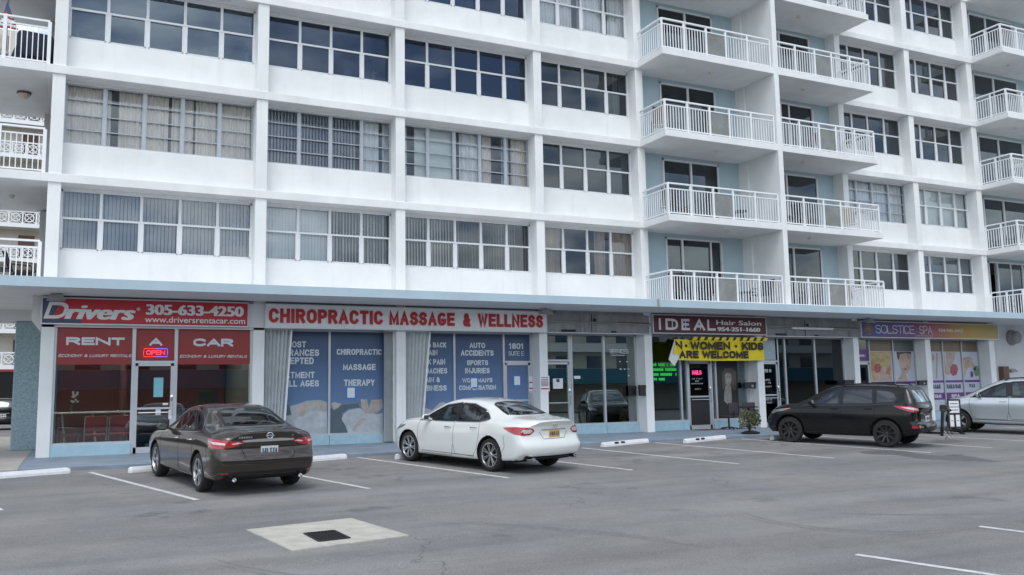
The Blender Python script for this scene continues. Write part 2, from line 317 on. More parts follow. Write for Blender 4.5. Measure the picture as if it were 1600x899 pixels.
def stroke_text(mb, body, x0, x1, z0, z1, y, wt=.17, ext=.004, shear=0, gap=.30, space=.6, xw=.8):
    """wt: stroke weight as a part of the letter height; the text is fitted to the box"""
    H = z1-z0; t = wt*H; tot = 0; adv = []
    for ch in body:
        if ch == ' ': adv.append(('', space, 0)); tot += space; continue
        w_, st = SF[ch]; adv.append((ch, w_*xw, 1)); tot += w_*xw
    nl = len(body)
    # letters: w*k wide centre-line box plus one stroke, then a gap
    fixed = sum(t*(1+gap*1.2) for a in adv if a[2])-t*gap*1.2
    k = max(.05*H, (x1-x0-fixed))/max(tot, .01); x = x0 if tot else (x0+x1-t)/2; q = 0
    for ch, w_, is_ in adv:
        if not is_: x += w_*k; continue
        for st in SF[ch][1]:
            pts = [Vector((x+t/2+(p[0]*w_*k if w_ else 0), z0+t/2+p[1]*(H-t))) for p in st]
            cl = (pts[0]-pts[-1]).length < t*.2 and len(pts) > 3
            if cl: pts = pts[:-1]
            n = len(pts); L_ = []; R_ = []
            for i, p in enumerate(pts):
                a = pts[i-1] if (cl or i) else None; b = pts[(i+1) % n] if (cl or i < n-1) else None
                d1 = (p-a).normalized() if a is not None and (p-a).length > 1e-7 else None; d2 = (b-p).normalized() if b is not None and (b-p).length > 1e-7 else None
                d1 = d1 or d2; d2 = d2 or d1; n1 = Vector((-d1.y, d1.x)); n2 = Vector((-d2.y, d2.x)); mt = (n1+n2)
                mt = mt.normalized() if mt.length > .2 else n1; c_ = max(.55, mt.dot(n1)); o = mt*(t/2/c_); e = Vector((0,0))
                if a is None: e = -d2*t*.5*(abs(d2.x) > .3 or abs(d2.y) > .3)
                if b is None: e = d1*t*.5
                L_.append(p+o+e); R_.append(p-o+e)
            sh = lambda v: v.x+shear*(v.y-z0)
            vs = []; yb = y-ext-.0006*q; q = (q+1) % 4
            for iq, (l, r) in enumerate(zip(L_, R_)):
                yy = yb-.00009*iq; vs += [(sh(l), yy, l.y), (sh(r), yy, r.y), (sh(l), y, l.y), (sh(r), y, r.y)]
            fs = []
            for i in range(n if cl else n-1):
                a = 4*i; b = 4*((i+1) % n); fs += [(a,a+1,b+1,b),(a,b,b+2,a+2),(a+1,a+3,b+3,b+1)]
            if not cl: fs += [(0,2,3,1),(4*n-4,4*n-3,4*n-1,4*n-2)]
            mb.add(vs, fs)
        x += w_*k+t*(1+gap*1.2)
    return mb

# ------------------------------------------------------------------ ground
g = MB(); ys = [-600, -60, -22, -3.0, 600]; zs = [-.608, -.608, -.608, gz(-3.0), gz(-3.0)]
for i in range(4): g.add([(-600,ys[i],zs[i]),(600,ys[i],zs[i]),(600,ys[i+1],zs[i+1]),(-600,ys[i+1],zs[i+1])], [(0,1,2,3)])
tag(g.build('parking_lot_asphalt', M['asphalt']), kind='structure')
g = MB()
pr = [(-3.1,-.2),(-3.1,.085),(-3.08,.102),(-.6,.135),(16,.14),(16,-.2)]
def extr(mb, prof, x0, x1):
    n = len(prof); mb.add([(x0,y,z) for y,z in prof]+[(x1,y,z) for y,z in prof], [(i,(i+1)%n,n+(i+1)%n,n+i) for i in range(n)]+[list(range(n)),[n+i for i in range(n)]])
for a, b in ((-.95,6.0),(6.006,13.0),(13.006,20.0),(20.006,27.0),(27.006,34.0),(34.006,48)): extr(g, pr, a, b)
tag(g.build('sidewalk', M['walk']), kind='structure')
g = MB(); extr(g, pr, -12, -.956); tag(g.build('sidewalk_apron', M['concrete']), kind='structure')
# painted stall lines: angled stalls
g = MB()
def lot(x, y, dz=.004): return (x, y, gz(y)+dz)
def line(x0, y0, x1, y1, wd=.10):
    d = Vector((x1-x0, y1-y0, 0)).normalized(); n = Vector((-d.y, d.x, 0))*wd/2
    g.add([lot(x0-n.x,y0-n.y),lot(x1-n.x,y1-n.y),lot(x1+n.x,y1+n.y),lot(x0+n.x,y0+n.y)], [(0,1,2,3)])
for a in ((.35,-3.63,1.82,-8.64),(3.32,-3.55,4.65,-8.63),(6.01,-3.28,7.44,-8.41),(8.98,-3.4,10.22,-8.4),(11.87,-3.6,12.88,-8.5),(14.46,-3.2,15.59,-8.56),
          (17.4,-3.3,18.6,-8.7),(20.0,-3.4,21.09,-8.51),(22.6,-3.5,24.05,-8.4),(25.4,-3.4,27.0,-8.4),(28.4,-3.4,29.8,-8.4),(-2.2,-3.6,-.91,-8.4),
          (7.84,-16.37,9.6,-21.5),(10.62,-15.83,12.2,-21.5),(4.9,-16.4,6.5,-21.5),(13.5,-15.6,15,-21.5)): line(*a)
tag(g.build('stall_lines', M['line']), kind='structure')
# damp stain behind the black car
def blob(pts, n=6):
    out = []
    k = len(pts)
    for i in range(k):
        p0, p1, p2, p3 = [Vector(pts[(i+j-1) % k]) for j in range(4)]
        for q in range(n):
            t = q/n; out.append(.5*((2*p1)+(-p0+p2)*t+(2*p0-5*p1+4*p2-p3)*t*t+(-p0+3*p1-3*p2+p3)*t**3))
    return out
g = MB()
def onlot(px, py):
    d = _F + _R*((px-800)/F_PX) + _U*((449.5-py)/F_PX)
    k = (0.1156+0.0329*(-CAMD)-CAMH)/(d.z-.0329*d.y); return (d.x*k, -CAMD+d.y*k)
for pp in ([(1345,706),(1400,704),(1450,711),(1510,713),(1545,719),(1560,722),(1500,720),(1440,717),(1400,711),(1360,710)], [(1455,690),(1480,687),(1505,689),(1480,692),(1460,692)],[(1478,712),(1495,710),(1508,712),(1492,713)]):
    b = blob([onlot(*p) for p in pp]); g.add([lot(p.x, p.y, .003) for p in b], [list(range(len(b)))])
tag(g.build('damp_stain', M['stain']), kind='structure')
M['drip'] = mat('old oil drips', (.165,.163,.162), .7, var=.35, scale=9)
g = MB(); rng_ = random.Random(11)
for sx_, sy_ in ((4.9,-5.2),(5.3,-6.9),(10.7,-5.4),(11.0,-6.8),(13.5,-5.2),(13.9,-6.6),(16.5,-5.4),(-1.6,-5.6),(1.2,-9.8),(8.2,-10.2),(21.6,-6.2)):
    for k in range(7):
        cx_ = sx_+rng_.gauss(0,.30); cy_ = sy_+rng_.gauss(0,.38); r_ = rng_.uniform(.03,.16)
        b = blob([(cx_+r_*rng_.uniform(.6,1.2)*math.cos(a*.9), cy_+r_*rng_.uniform(.6,1.2)*math.sin(a*.9)) for a in range(7)], 3); g.add([lot(p.x, p.y, .0016+.0002*k) for p in b], [list(range(len(b)))])
tag(g.build('oil_drips', M['drip']), kind='structure')

# faint tyre marks, swept on the open lot
M['tyremark'] = mat('tyre mark', (.195,.193,.193), .85, var=.25, scale=8)
g = MB()
for cx_, cy_, r_, a0, a1 in ((10.1,-14.2,1.55,150,285),(10.1,-14.2,1.70,170,300),(6.3,-11.5,5.2,200,236),(6.3,-11.5,5.32,204,240),(13.5,-9.5,6.0,230,262),(0.5,-17.5,6.5,20,52),(0.5,-17.5,6.62,24,50)):
    vs = []
    for i in range(25):
        a = R(a0+(a1-a0)*i/24); wd = .035*math.sin(math.pi*(i+.3)/24.6)
        for rr in (r_-wd, r_+wd): vs.append(lot(cx_+rr*math.cos(a), cy_+rr*math.sin(a), .0025))
    g.add(vs, [(2*i,2*i+2,2*i+3,2*i+1) for i in range(24)])
tag(g.build('tyre_marks', M['tyremark']), kind='structure')
# storm drain
dr = empty('storm_drain', lot(2.9,-12.4), label='square black drain grate set in a pale concrete apron in the open lot', cat='drain')
def rel(o, p): return (p[0]-o.location.x, p[1]-o.location.y, p[2]-o.location.z)
q = [(2.06,-11.74),(3.51,-11.49),(3.80,-13.07),(2.30,-13.34)]; gq = [(2.66,-12.38),(3.04,-12.34),(3.08,-12.93),(2.70,-12.98)]
def sub(qd, u, v): 
    a = Vector(qd[0]).lerp(Vector(qd[1]), u); b = Vector(qd[3]).lerp(Vector(qd[2]), u); return a.lerp(b, v)
mb = MB()
def ringq(o, i, z):
    vs = [rel(dr, lot(p[0],p[1],z)) for p in o]+[rel(dr, lot(p[0],p[1],z)) for p in i]
    return vs
vs = ringq(q, gq, .012); lo = [rel(dr, lot(p[0],p[1],-.02)) for p in q]; li = [rel(dr, lot(p[0],p[1],.0)) for p in gq]
mb.add(vs+lo+li, [(i,(i+1)%4,4+(i+1)%4,4+i) for i in range(4)]+[(i,(i+1)%4,8+(i+1)%4,8+i) for i in range(4)]+[(4+i,4+(i+1)%4,12+(i+1)%4,12+i) for i in range(4)])
mb.build('concrete_apron', M['pad'], dr)
mb = MB()
for i in range(9):
    a = sub(gq, .04+i/8*.92, .01); b = sub(gq, .04+i/8*.92, .99); mb.bar(rel(dr, lot(a.x,a.y,.009)), rel(dr, lot(b.x,b.y,.011)), .022, .014)
for v in (.0,.2,.4,.6,.8,1.0):
    a = sub(gq, 0, v); b = sub(gq, 1, v); mb.bar(rel(dr, lot(a.x,a.y,.008)), rel(dr, lot(b.x,b.y,.008)), .016, .010)
mb.build('grate', M['iron'], dr)
mb = MB()
for k in range(4): mb.bar(rel(dr, lot(*gq[k],.012)), rel(dr, lot(*gq[(k+1)%4],.012)), .035, .02)
mb.build('grate_frame', M['iron'], dr)
mb = MB(); mb.add([rel(dr, lot(p[0],p[1],.003)) for p in gq], [(0,1,2,3)]); mb.build('sump_shade', M['darkvoid'], dr)  # near-black sheet over the asphalt paints the shade of the pit

# ------------------------------------------------------------------ the apartment building
BL = empty('apartment_building', (14, 0, 0), label='white mid rise apartment building with blue canopy, strip of shops below and railed balconies', cat='building')
BL.location = (0,0,0)
S = [3.95, 6.72, 9.445, 12.15, 14.9, 17.62]; TH = .22          # undersides of the floor slabs
ZTOP = 20.5
cols = [(-.75,-.46),(4.15,4.45),(8.07,8.35),(12.6,12.88),(16.43,16.72),(21.06,21.34),(25.63,25.9),(29.43,29.72),(33.15,33.47)]
for a, b in cols: MB().cbox(a, b, 0, .56, .125, ZTOP, .012).build('column', M['facade'], BL)
for z in S[1:]:
    MB().cbox(-.90, 48, -.045, 15, z, z+TH, .012).build('floor_slab', M['slabw'], BL); MB().cbox(-3.4, -.898, -.045, 4.05, z, z+TH, .012).build('gallery_slab', M['slabw'], BL)
MB().box(-.9, 48, -.04, 15, ZTOP, ZTOP+.25).build('roof', M['slabw'], BL)
MB().box(-3.4, 48, -1.8, 5.0, 3.95, 4.165).build('canopy', M['soffit'], BL); MB().box(-.7, 48, 5.001, 15, 3.95, 4.165).build('canopy_rear', M['soffit'], BL)
for a, b in ((-3.4,15.72),(15.735,48)):
    MB().cbox(a, b, -1.835, -1.797, 3.945, 4.172, .006).build('canopy_fascia', M['fascia'], BL)
mb = MB(); mb.tube([(15.70,-1.86,4.185),(15.70,-1.86,4.03),(15.72,-1.84,3.93)], .03); mb.build('downspout', M['pipe'], BL, True)
# dark gap and beam above the signs
mb = MB(); mb.box(-.75, 33.47, .02, .3, 3.62, 3.949); mb.build('beam', M['board'], BL)
# balcony slabs, divider
BZ = S[1:]
for z in BZ:
    MB().cbox(16.5, 25.87, -1.47, -.047, z, z+TH-.003, .012).build('balcony_slab', M['slabw'], BL)
    MB().cbox(33.42, 48, -1.47, -.047, z, z+TH-.003, .012).build('balcony_slab', M['slabw'], BL)
MB().cbox(21.12, 21.32, -1.49, -.002, 4.168, ZTOP, .01).build('balcony_divider', M['facade'], BL)
# infill walls under the windows; one per bay
bays = {'A':(-.46,4.15),'B':(4.45,8.07),'C':(8.35,12.6),'D':(12.88,16.43),'G':(25.9,29.43),'H':(29.72,33.15)}
for k, (a, b) in bays.items():
    mb = MB()
    for i in range(1, 6):
        zb = S[i-1]+TH if i > 1 else 4.167
        mb.box(a-.02, b+.02, .42, .62, zb, S[i]-1.61)
        mb.box(a-.02, b+.02, .43, .62, S[i]-.06, S[i])
    mb.box(a-.02, b+.02, .42, .62, S[5]+TH, ZTOP); mb.build('infill_wall', M['facade'], BL)
# rooms behind the glass
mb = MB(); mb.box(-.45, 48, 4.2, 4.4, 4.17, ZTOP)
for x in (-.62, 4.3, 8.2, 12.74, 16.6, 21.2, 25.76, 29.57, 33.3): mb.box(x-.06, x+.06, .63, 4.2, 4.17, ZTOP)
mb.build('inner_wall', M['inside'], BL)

mulls = {'A':[.45,1.39,2.32,3.26],'B':[5.39,6.28,7.19],'C':[9.22,10.07,10.92,11.79],'D':[13.78,14.67,15.56],'G':[26.8,27.65,28.55],'H':[30.62,31.5,32.37]}
def slats(mb, x0, x1, z0, z1, y, pitch=.09, wd=.088, ang=35):
    x = x0+pitch/2; i = 0
    while x < x1-pitch*.3:
        a = R(ang+random.uniform(-6,6)); dx = math.cos(a)*wd/2; dy = math.sin(a)*wd/2
        mb.add([(x-dx,y-dy,z0),(x+dx,y+dy,z0),(x+dx,y+dy,z1),(x-dx,y-dy,z1)], [(0,1,2,3)]); x += pitch
def drape(mb, x0, x1, z0, z1, y, amp=.03, wl=.13):
    n = max(6, int((x1-x0)/.025)); ph = random.uniform(0,6); vs = []
    for i in range(n+1):
        x = x0+(x1-x0)*i/n; yy = y+amp*math.sin(x/wl*6.28+ph)+amp*.5*math.sin(x/wl*2.9+ph*2); vs += [(x,yy,z0),(x,yy,z1)]
    mb.add(vs, [(2*i,2*i+2,2*i+3,2*i+1) for i in range(n)])
def hblinds(mb, x0, x1, z0, z1, y):
    z = z0
    while z < z1: mb.add([(x0,y-.012,z),(x1,y-.012,z),(x1,y+.012,z+.022),(x0,y+.012,z+.022)], [(0,1,2,3)]); z += .035
def window(bay, row, kind, cover=()):
    x0, x1 = bays[bay]; z1 = S[row]-.06; z0 = S[row]-1.61; zt = S[row]-.78
    xs = [x0]+mulls[bay]+[x1]; f = MB(); awn = kind == 'awning'
    fw = .03 if awn else .045
    f.box(x0, x1, .46, .545, z1-fw, z1); f.box(x0, x1, .455, .55, z0, z0+fw)
    f.box(x0, x0+fw, .46, .545, z0, z1); f.box(x1-fw, x1, .46, .545, z0, z1)
    for x in xs[1:-1]: f.box(x-.035, x+.035, .458, .547, z0, z1)
    if awn:
        for i, (a, b) in enumerate(zip(xs, xs[1:])):
            for k in (1,2,3):
                z = z0+(z1-z0)*k/4; f.box(a+.03, b-.03, .475, .53, z-.013, z+.013)
            f.box(a+.035, a+.055, .47, .53, z0, z1); f.box(b-.055, b-.035, .47, .53, z0, z1)
    else:
        f.box(x0, x1, .450, .548, zt-.025, zt+.025)
        for a, b in zip(xs, xs[1:]):       # lower sash sits a little proud
            f.box(a+.035, a+.065, .452, .52, z0+.03, zt); f.box(b-.065, b-.035, .452, .52, z0+.03, zt); f.box(a+.035, b-.035, .452, .52, z0+fw, z0+fw+.03)
    win = f.build('window', M['gframe' if awn else 'wframe'], BL)
    p = MB()
    for a, b in zip(xs, xs[1:]):
        zz = [z0+(z1-z0)*k/4 for k in range(5)] if awn else [z0, zt, z1]
        for c, d in zip(zz, zz[1:]):
            t = random.uniform(-.004,.004); u = random.uniform(-.004,.004)
            if awn: u = .03 if row == 2 else u
            p.add([(a+.03,.5+t-u,c+.013),(b-.03,.5-t-u,c+.013),(b-.03,.5-t+u,d-.013),(a+.03,.5+t+u,d-.013)], [(0,1,2,3)])
    p.build('pane', M[('glassl' if bay == 'A' and row > 2 else 'glassd' if bay in 'ABC' else 'glassn') if kind == 'dark' else 'glass'], win, fix=False)
    for c in cover:
        what, a, b, mt = c[:4]; c0, c1 = (c[4], c[5]) if len(c) > 4 else (z0, z1); mb = MB()
        if what == 'slats': slats(mb, a, b, c0, c1, .605, ang=random.choice((28,38,45)) if len(c) < 7 else c[6]); nm = 'vertical_blind'
        elif what == 'drape': drape(mb, a, b, c0, c1, .61); nm = 'curtain'
        elif what == 'hb': hblinds(mb, a, b, c0, c1, .62); nm = 'horizontal_blind'
        else: mb.box(a, b, .62, .63, c0, c1); nm = 'roller_shade'
        mb.build(nm, M[mt], win, fix=False)
    return win
def full(bay): return bays[bay]
window('A',1,'hung',[('slats',-.46,2.3,'blindg'),('slats',2.33,4.15,'blindg')])
window('A',2,'awning',[('drape',-.46,.6,'curtain'),('drape',.78,1.55,'curtain'),('drape',1.45,1.98,'curtain'),('drape',2.06,2.6,'curtain'),('drape',2.66,4.15,'curtain')])
window('A',3,'dark'); window('A',4,'dark',[('shade',1.4,3.2,'blindw')]); window('A',5,'dark')
window('B',1,'hung',[('slats',4.45,6.3,'blindw',S[1]-1.61,S[1]-.06,4),('slats',6.3,8.07,'blindw',S[1]-1.61,S[1]-.06,52)])
window('B',2,'awning',[('slats',4.45,7.1,'blindg'),('drape',7.2,7.75,'curtainw'),('drape',7.85,8.07,'blindg')])
window('B',3,'dark'); window('B',4,'dark',[('hb',6.3,8.07,'blindg')]); window('B',5,'dark')
window('C',1,'hung',[('slats',8.35,10.1,'blindb',S[1]-1.61,S[1]-.06,38),('slats',10.1,12.6,'blindb',S[1]-1.61,S[1]-.06,58)])
window('C',2,'awning',[('drape',8.35,8.62,'curtainw'),('shade',8.85,10.2,'shade'),('drape',10.3,11.0,'curtainw'),('drape',11.05,11.35,'curtain'),('drape',11.7,11.95,'curtainw'),('drape',12.05,12.6,'curtain')])
window('C',3,'dark',[('hb',9.2,12.6,'blindg',S[3]-1.61,S[3]-.85)]); window('C',4,'dark',[('drape',8.4,10.8,'curtainw')]); window('C',5,'dark')
window('D',1,'hung',[('drape',12.88,13.72,'curtainbr'),('drape',15.55,16.43,'curtainbr'),('drape',15.0,15.4,'curtainbr')])
window('D',2,'dark',[('shade',15.58,16.43,'shade'),('shade',14.75,15.55,'shade',S[2]-.78,S[2]-.06)])
window('D',3,'dark',[('drape',15.9,16.1,'curtainw')]); window('D',4,'hung',[('drape',12.9,14.4,'curtainw'),('drape',14.6,15.7,'curtainw'),('drape',15.8,16.43,'curtainw')]); window('D',5,'dark')
window('G',1,'dark',[('shade',26.8,28.5,'blindg',S[1]-.7,S[1]-.06)]); window('G',2,'awning',[('drape',25.9,29.43,'curtainw')])
window('G',3,'dark',[('drape',27.6,28.4,'curtain',S[3]-.75,S[3]-.06)]); window('G',4,'dark',[('drape',27.7,29.4,'curtainbr')]); window('G',5,'dark')
window('H',1,'hung',[('hb',29.72,33.15,'blindg')]); window('H',2,'hung',[('shade',30.0,33.15,'shade')])
window('H',3,'dark',[('shade',30.6,32.3,'shade',S[3]-1.61,S[3]-.95),('hb',31.5,32.3,'blindg')]); window('H',4,'dark',[('hb',30.6,32.4,'blindg')]); window('H',5,'dark',[('hb',30.7,32.3,'blindg')])

# balcony back walls with sliding doors
def back_wall(x0, x1, d0, d1, name='balcony_wall'):
    for i in range(1, 6):
        zb = 4.167 if i == 1 else S[i-1]+TH; zt = S[i]; mb = MB()
        if d0 > x0+.1: mb.box(x0, d0, .48, .62, zb, zt)
        if d1 < x1-.1: mb.box(d1, x1, .48, .62, zb, zt)
        mb.box(max(x0,d0), min(x1,d1), .482, .62, zt-.13, zt); mb.build(name, M['bluewall'], BL)
back_wall(16.7, 21.08, 17.74, 20.14); back_wall(21.32, 25.66, 21.36, 24.80); back_wall(33.45, 48, 34.15, 37.1)
for x0, x1 in ((16.7,21.08),(21.32,25.66)): pass
def slider(x0, x1, i, leaves, cover=(), opened=()):
    zb = 4.167 if i == 1 else S[i-1]+TH; zt = S[i]-.13; f = MB()
    f.box(x0, x0+.06, .44, .56, zb, zt); f.box(x1-.06, x1, .44, .56, zb, zt); f.box(x0, x1, .44, .56, zt-.06, zt); f.box(x0, x1, .44, .56, zb, zb+.05)
    xs = [x0]+leaves+[x1]
    for k, x in enumerate(leaves): f.box(x-.035, x+.035, .46, .53, zb, zt)
    d = f.build('sliding_door', M['wframe'], BL); p = MB()
    for k, (a, b) in enumerate(zip(xs, xs[1:])):
        if k in opened: continue
        y = .48 if k % 2 else .515; p.box(a+.03, b-.03, y, y+.006, zb+.05, zt-.06)
    if p.v: p.build('pane', M['glassn'], d)
    for c in cover:
        mb = MB(); (slats if c[0] == 's' else drape)(mb, c[1], c[2], zb+.03, zt-.05, .66); mb.build('curtain', M[c[3]], d, fix=False)
slider(17.74,20.14,1,[18.45,19.65],[('d',17.8,18.4,'curtainw')])
slider(17.74,20.14,2,[18.95],[('s',17.8,18.9,'shade')])
slider(17.74,20.14,3,[18.95],[('d',19.05,19.35,'curtainw'),('d',19.75,19.95,'curtainw')])
slider(17.74,20.14,4,[18.95],[('d',17.8,18.2,'curtainw')]); slider(17.74,20.14,5,[18.95])
slider(21.36,24.80,1,[23.45],[]); slider(21.36,24.80,2,[23.3],[('d',23.35,24.6,'curtainw'),('d',22.3,23.0,'curtainw')])
slider(21.36,24.80,3,[23.2,23.6],[]); slider(21.36,24.80,4,[23.3],[]); slider(21.36,24.80,5,[23.3],[('s',23.4,24.7,'blindg')])
slider(34.15,37.1,1,[34.75,35.6,36.4],[('d',34.8,37,'shade')],opened=(0,)); slider(34.15,37.1,2,[35.5],[('d',34.2,37,'curtain')])
slider(34.15,37.1,3,[35.5],[]); slider(34.15,37.1,4,[35.5],[]); slider(34.15,37.1,5,[35.3],[('s',35.4,37,'blindg')])

# railings
def railing(runs, zf, name='balcony_railing', panel=None, pitch=.115, top=1.0, second=.83, posts_w=.06):
    """runs: list of polylines of post positions (x,y)"""
    f = MB(); seen = set()
    for run in runs:
        for a, b in zip(run, run[1:]):
            A = Vector((*a, zf)); B = Vector((*b, zf)); d = (B-A); L = d.length
            f.bar(A+Vector((0,0,top)), B+Vector((0,0,top)), .07, .045); f.bar(A+Vector((0,0,second)), B+Vector((0,0,second)), .035, .035)
            f.bar(A+Vector((0,0,.06)), B+Vector((0,0,.06)), .035, .035)
            if panel and (a, b) == panel: continue
            n = max(2, round(L/pitch))
            for i in range(1, n):
                p = A+d*i/n; f.box(p.x-.011, p.x+.011, p.y-.011, p.y+.011, zf+.06, zf+second)
        for p in run:
            if (round(p[0],2), round(p[1],2)) in seen: continue
            seen.add((round(p[0],2), round(p[1],2))); f.box(p[0]-posts_w/2, p[0]+posts_w/2, p[1]-posts_w/2, p[1]+posts_w/2, zf, zf+top-.02)
    r = f.build(name, M['rail'], BL)
    if panel:
        a, b = panel; MB().box(a[0]+.03, b[0]-.03, a[1]-.004, a[1]+.004, zf+.08, zf+second-.018).build('panel', M['panelback'], r)
YR = -1.38
for i in range(0, 5):
    zf = 4.167 if i == 0 else S[i]+TH
    e = [(x, YR) for x in (16.56,17.44,18.34,19.15,20.07,21.06)]
    railing([[(16.56,-.02),(16.56,YR)], e], zf, panel=(e[2], e[3]))
    f_ = [(x, YR) for x in (21.38,22.22,23.13,23.93,24.84,25.79)]
    railing([f_, [(25.79,YR),(25.79,-.02)]], zf, panel=(f_[2], f_[3]))
    k_ = [(x, YR) for x in (33.5,34.5,35.5,36.5,37.5,38.5)]
    railing([[(33.5,-.02),(33.5,-.02-.68),(33.5,YR)], k_], zf)
    railing([[(x, .06) for x in (-3.36,-2.6,-1.82,-.86)]], zf, name='gallery_railing', pitch=.125, top=1.1, second=.93, posts_w=.08)
# open gallery left of the shops
MB().box(-9, -.47, 11.0, 11.2, 4.17, ZTOP) if False else None
mb = MB()
for z in [4.167]+[q+TH for q in S[1:]]: mb.box(-1.02, -.77, 3.6, 4.2, z, z+2.5)
mb.build('gallery_pier', M['soffit'], BL)
MB().cbox(-1.50, -.66, 4.1, 5.0, .13, 3.66, .03).build('stucco_pier', M['stucco'], BL)
MB().box(-.62, -.5, .5, 15, .14, ZTOP).build('end_wall', M['facade'], BL)
MB().box(-3.4, -.66, 4.0, 5.0, 3.66, 3.949).build('gallery_beam', M['soffit'], BL)
mb = MB(); mb.box(-.96, -.76, .05, .5, 3.36, 3.95); mb.add([(-.96,.05,3.359),(-.76,.05,3.359),(-.76,.05,3.1),(-.96,.5,3.359),(-.76,.5,3.359),(-.76,.5,3.1)], [(0,1,2),(3,4,5),(0,2,5,3),(1,2,5,4),(0,1,4,3)])
mb.build('bracket', M['soffit'], BL)

# ------------------------------------------------------------------ shop fronts
YG = .53
def frame_bars(mb, bars, y=YG, d=.05):
    for x0, x1, z0, z1 in bars: mb.box(x0, x1, y-d, y+d, z0, z1)
ZS0, ZS1 = .14, 3.27
def storefront(x0, x1, mull, door=None, bulk=.42, y=YG, fr='sframe', glass='shopglass', skip=()):
    """door: (x0, x1, top). returns the storefront object"""
    f = MB(); f.box(x0, x1, y-.05, y+.05, ZS1-.05, ZS1+.35)
    segs = [x0]+mull+[x1]
    for x in mull: f.box(x-.03, x+.03, y-.055, y+.055, ZS0, ZS1)
    f.box(x0, x0+.05, y-.05, y+.05, ZS0, ZS1); f.box(x1-.05, x1, y-.05, y+.05, ZS0, ZS1)
    if door:
        f.box(door[0]-.05, door[0], y-.06, y+.06, ZS0, ZS1); f.box(door[1], door[1]+.05, y-.06, y+.06, ZS0, ZS1); f.box(door[0], door[1], y-.06, y+.06, door[2], door[2]+.06)
    for a, b in zip(segs, segs[1:]):
        if door and a >= door[0]-.1 and b <= door[1]+.1: continue
        f.box(a, b, y-.045, y+.045, bulk, bulk+.05)
    st = f.build('storefront', M[fr], BL)
    p = MB()
    for a, b in zip(segs, segs[1:]):
        t = random.uniform(-.002,.002)
        if door and a >= door[0]-.1 and b <= door[1]+.1:
            p.box(door[0], door[1], y-.003, y+.003, door[2]+.06, ZS1-.05); continue
        MB().cbox(a+.005, b-.005, y-.1, y+.08, ZS0-.02, bulk, .008).build('bulkhead', M['bulk'], st); p.box(a+.03, b-.03, y-.003, y+.003, bulk+.05, ZS1-.05)
    p.build('pane', M[glass], st)
    return st
def shop_door(x0, x1, zt, y=YG, fr='sframe', glass='shopglass', handle=1, rail=True, kick=None):
    f = MB(); w_ = .07
    f.box(x0, x0+w_, y-.04, y+.04, ZS0, zt); f.box(x1-w_, x1, y-.04, y+.04, ZS0, zt); f.box(x0, x1, y-.04, y+.04, zt-w_, zt); f.box(x0, x1, y-.04, y+.04, ZS0, ZS0+.14)
    if rail: f.box(x0+w_, x1-w_, y-.03, y+.03, 1.20, 1.25)
    d = f.build('shop_door', M[fr], BL)
    MB().box(x0+w_, x1-w_, y-.003, y+.003, ZS0+.14, zt-w_).build('pane', M[glass], d)
    if kick: MB().box(x0+w_, x1-w_, y-.008, y-.004, ZS0+.14, 1.20).build('kick_panel', M[kick], d)
    hx = x1-.035 if handle > 0 else x0+.035; mb = MB()
    mb.tube([(hx,y-.05,1.05),(hx,y-.11,1.07),(hx,y-.11,1.33),(hx,y-.05,1.35)], .014); mb.cbox(hx-.03, hx+.03, y-.06, y-.04, 1.4, 1.55, .005)
    mb.tube([(x0+.1,y-.09,1.12),(x1-.1,y-.09,1.12)], .014); mb.build('handle', M['chrome'], d, True)
    return d
def letters(parent, rows, mt, y, bold=.05, ext=.003, name='lettering', shear=0):
    for r_ in rows: MB().text(r_[0], *r_[1:5], y, bold if len(r_) < 6 else r_[5], ext, shear).build(name, M[mt], parent, fix=False)

# A: the car rental office, nearly flush with the columns
YA = .12
stA = storefront(-.46, 4.15, [1.29,2.29], door=(1.34,2.24,2.34), bulk=.40, y=YA)
dA = shop_door(1.34, 2.24, 2.34, y=YA)
for a, b in ((-.40,1.25),(1.345,2.235),(2.33,4.09)): MB().box(a, b, YA-.012, YA-.006, 2.31 if a != 1.345 else 2.41, 3.21).build('window_graphic', M['redvinyl'], stA)
letters(stA, [('RENT',-.21,1.08,2.78,2.97,.085),('A',1.65,1.95,2.78,2.97,.085),('CAR',2.69,3.68,2.77,2.97,.085)], 'greyvinyl', YA-.013)
letters(stA, [('ECONOMY & LUXURY RENTALS',-.37,1.24,2.49,2.56,.03),('ECONOMY & LUXURY RENTALS',2.37,4.01,2.48,2.55,.03)], 'greyvinyl', YA-.013, shear=.3)
mb = MB(); mb.box(1.78, 2.0, YA-.012, YA-.008, 1.5, 1.98); mb.build('door_poster', M['teal'], dA)
mb = MB(); mb.box(2.0, 2.12, YA-.05, YA-.042, 1.30, 1.35); mb.box(1.84,1.96,YA-.012,YA-.006,1.06,1.2); mb.box(2.14,2.22,YA-.055,YA-.045,.95,1.18); mb.build('door_label', M['white'], dA)
op = empty('open_sign', (1.8, YA-.05, 2.6), label='small red and blue neon OPEN sign hanging over the car rental door', cat='neon sign')
mb = MB(); mb.box(-.3,.3,.02,.026,-.005,.005); mb.box(-.2,-.19,.018,.026,-.1,.1); mb.box(.19,.2,.018,.026,-.1,.1); mb.build('mounting_bar', M['blackplastic'], op)
mb = MB(); mb.text('OPEN', -.22,.22,-.055,.06,.0,.035,.01); mb.build('letters', M['neonred'], op, fix=False)
mb = MB(); mb.tube([(.0,0,.1),(.27,0,.1),(.28,0,0),(.27,0,-.1),(.0,0,-.1)], .008, 6); mb.build('border_tube', M['neonblue'], op)
mb = MB(); mb.tube([(0,0,.1),(-.27,0,.1),(-.28,0,0),(-.27,0,-.1),(0,0,-.1)], .008, 6); mb.build('border_tube', M['neonred'], op)
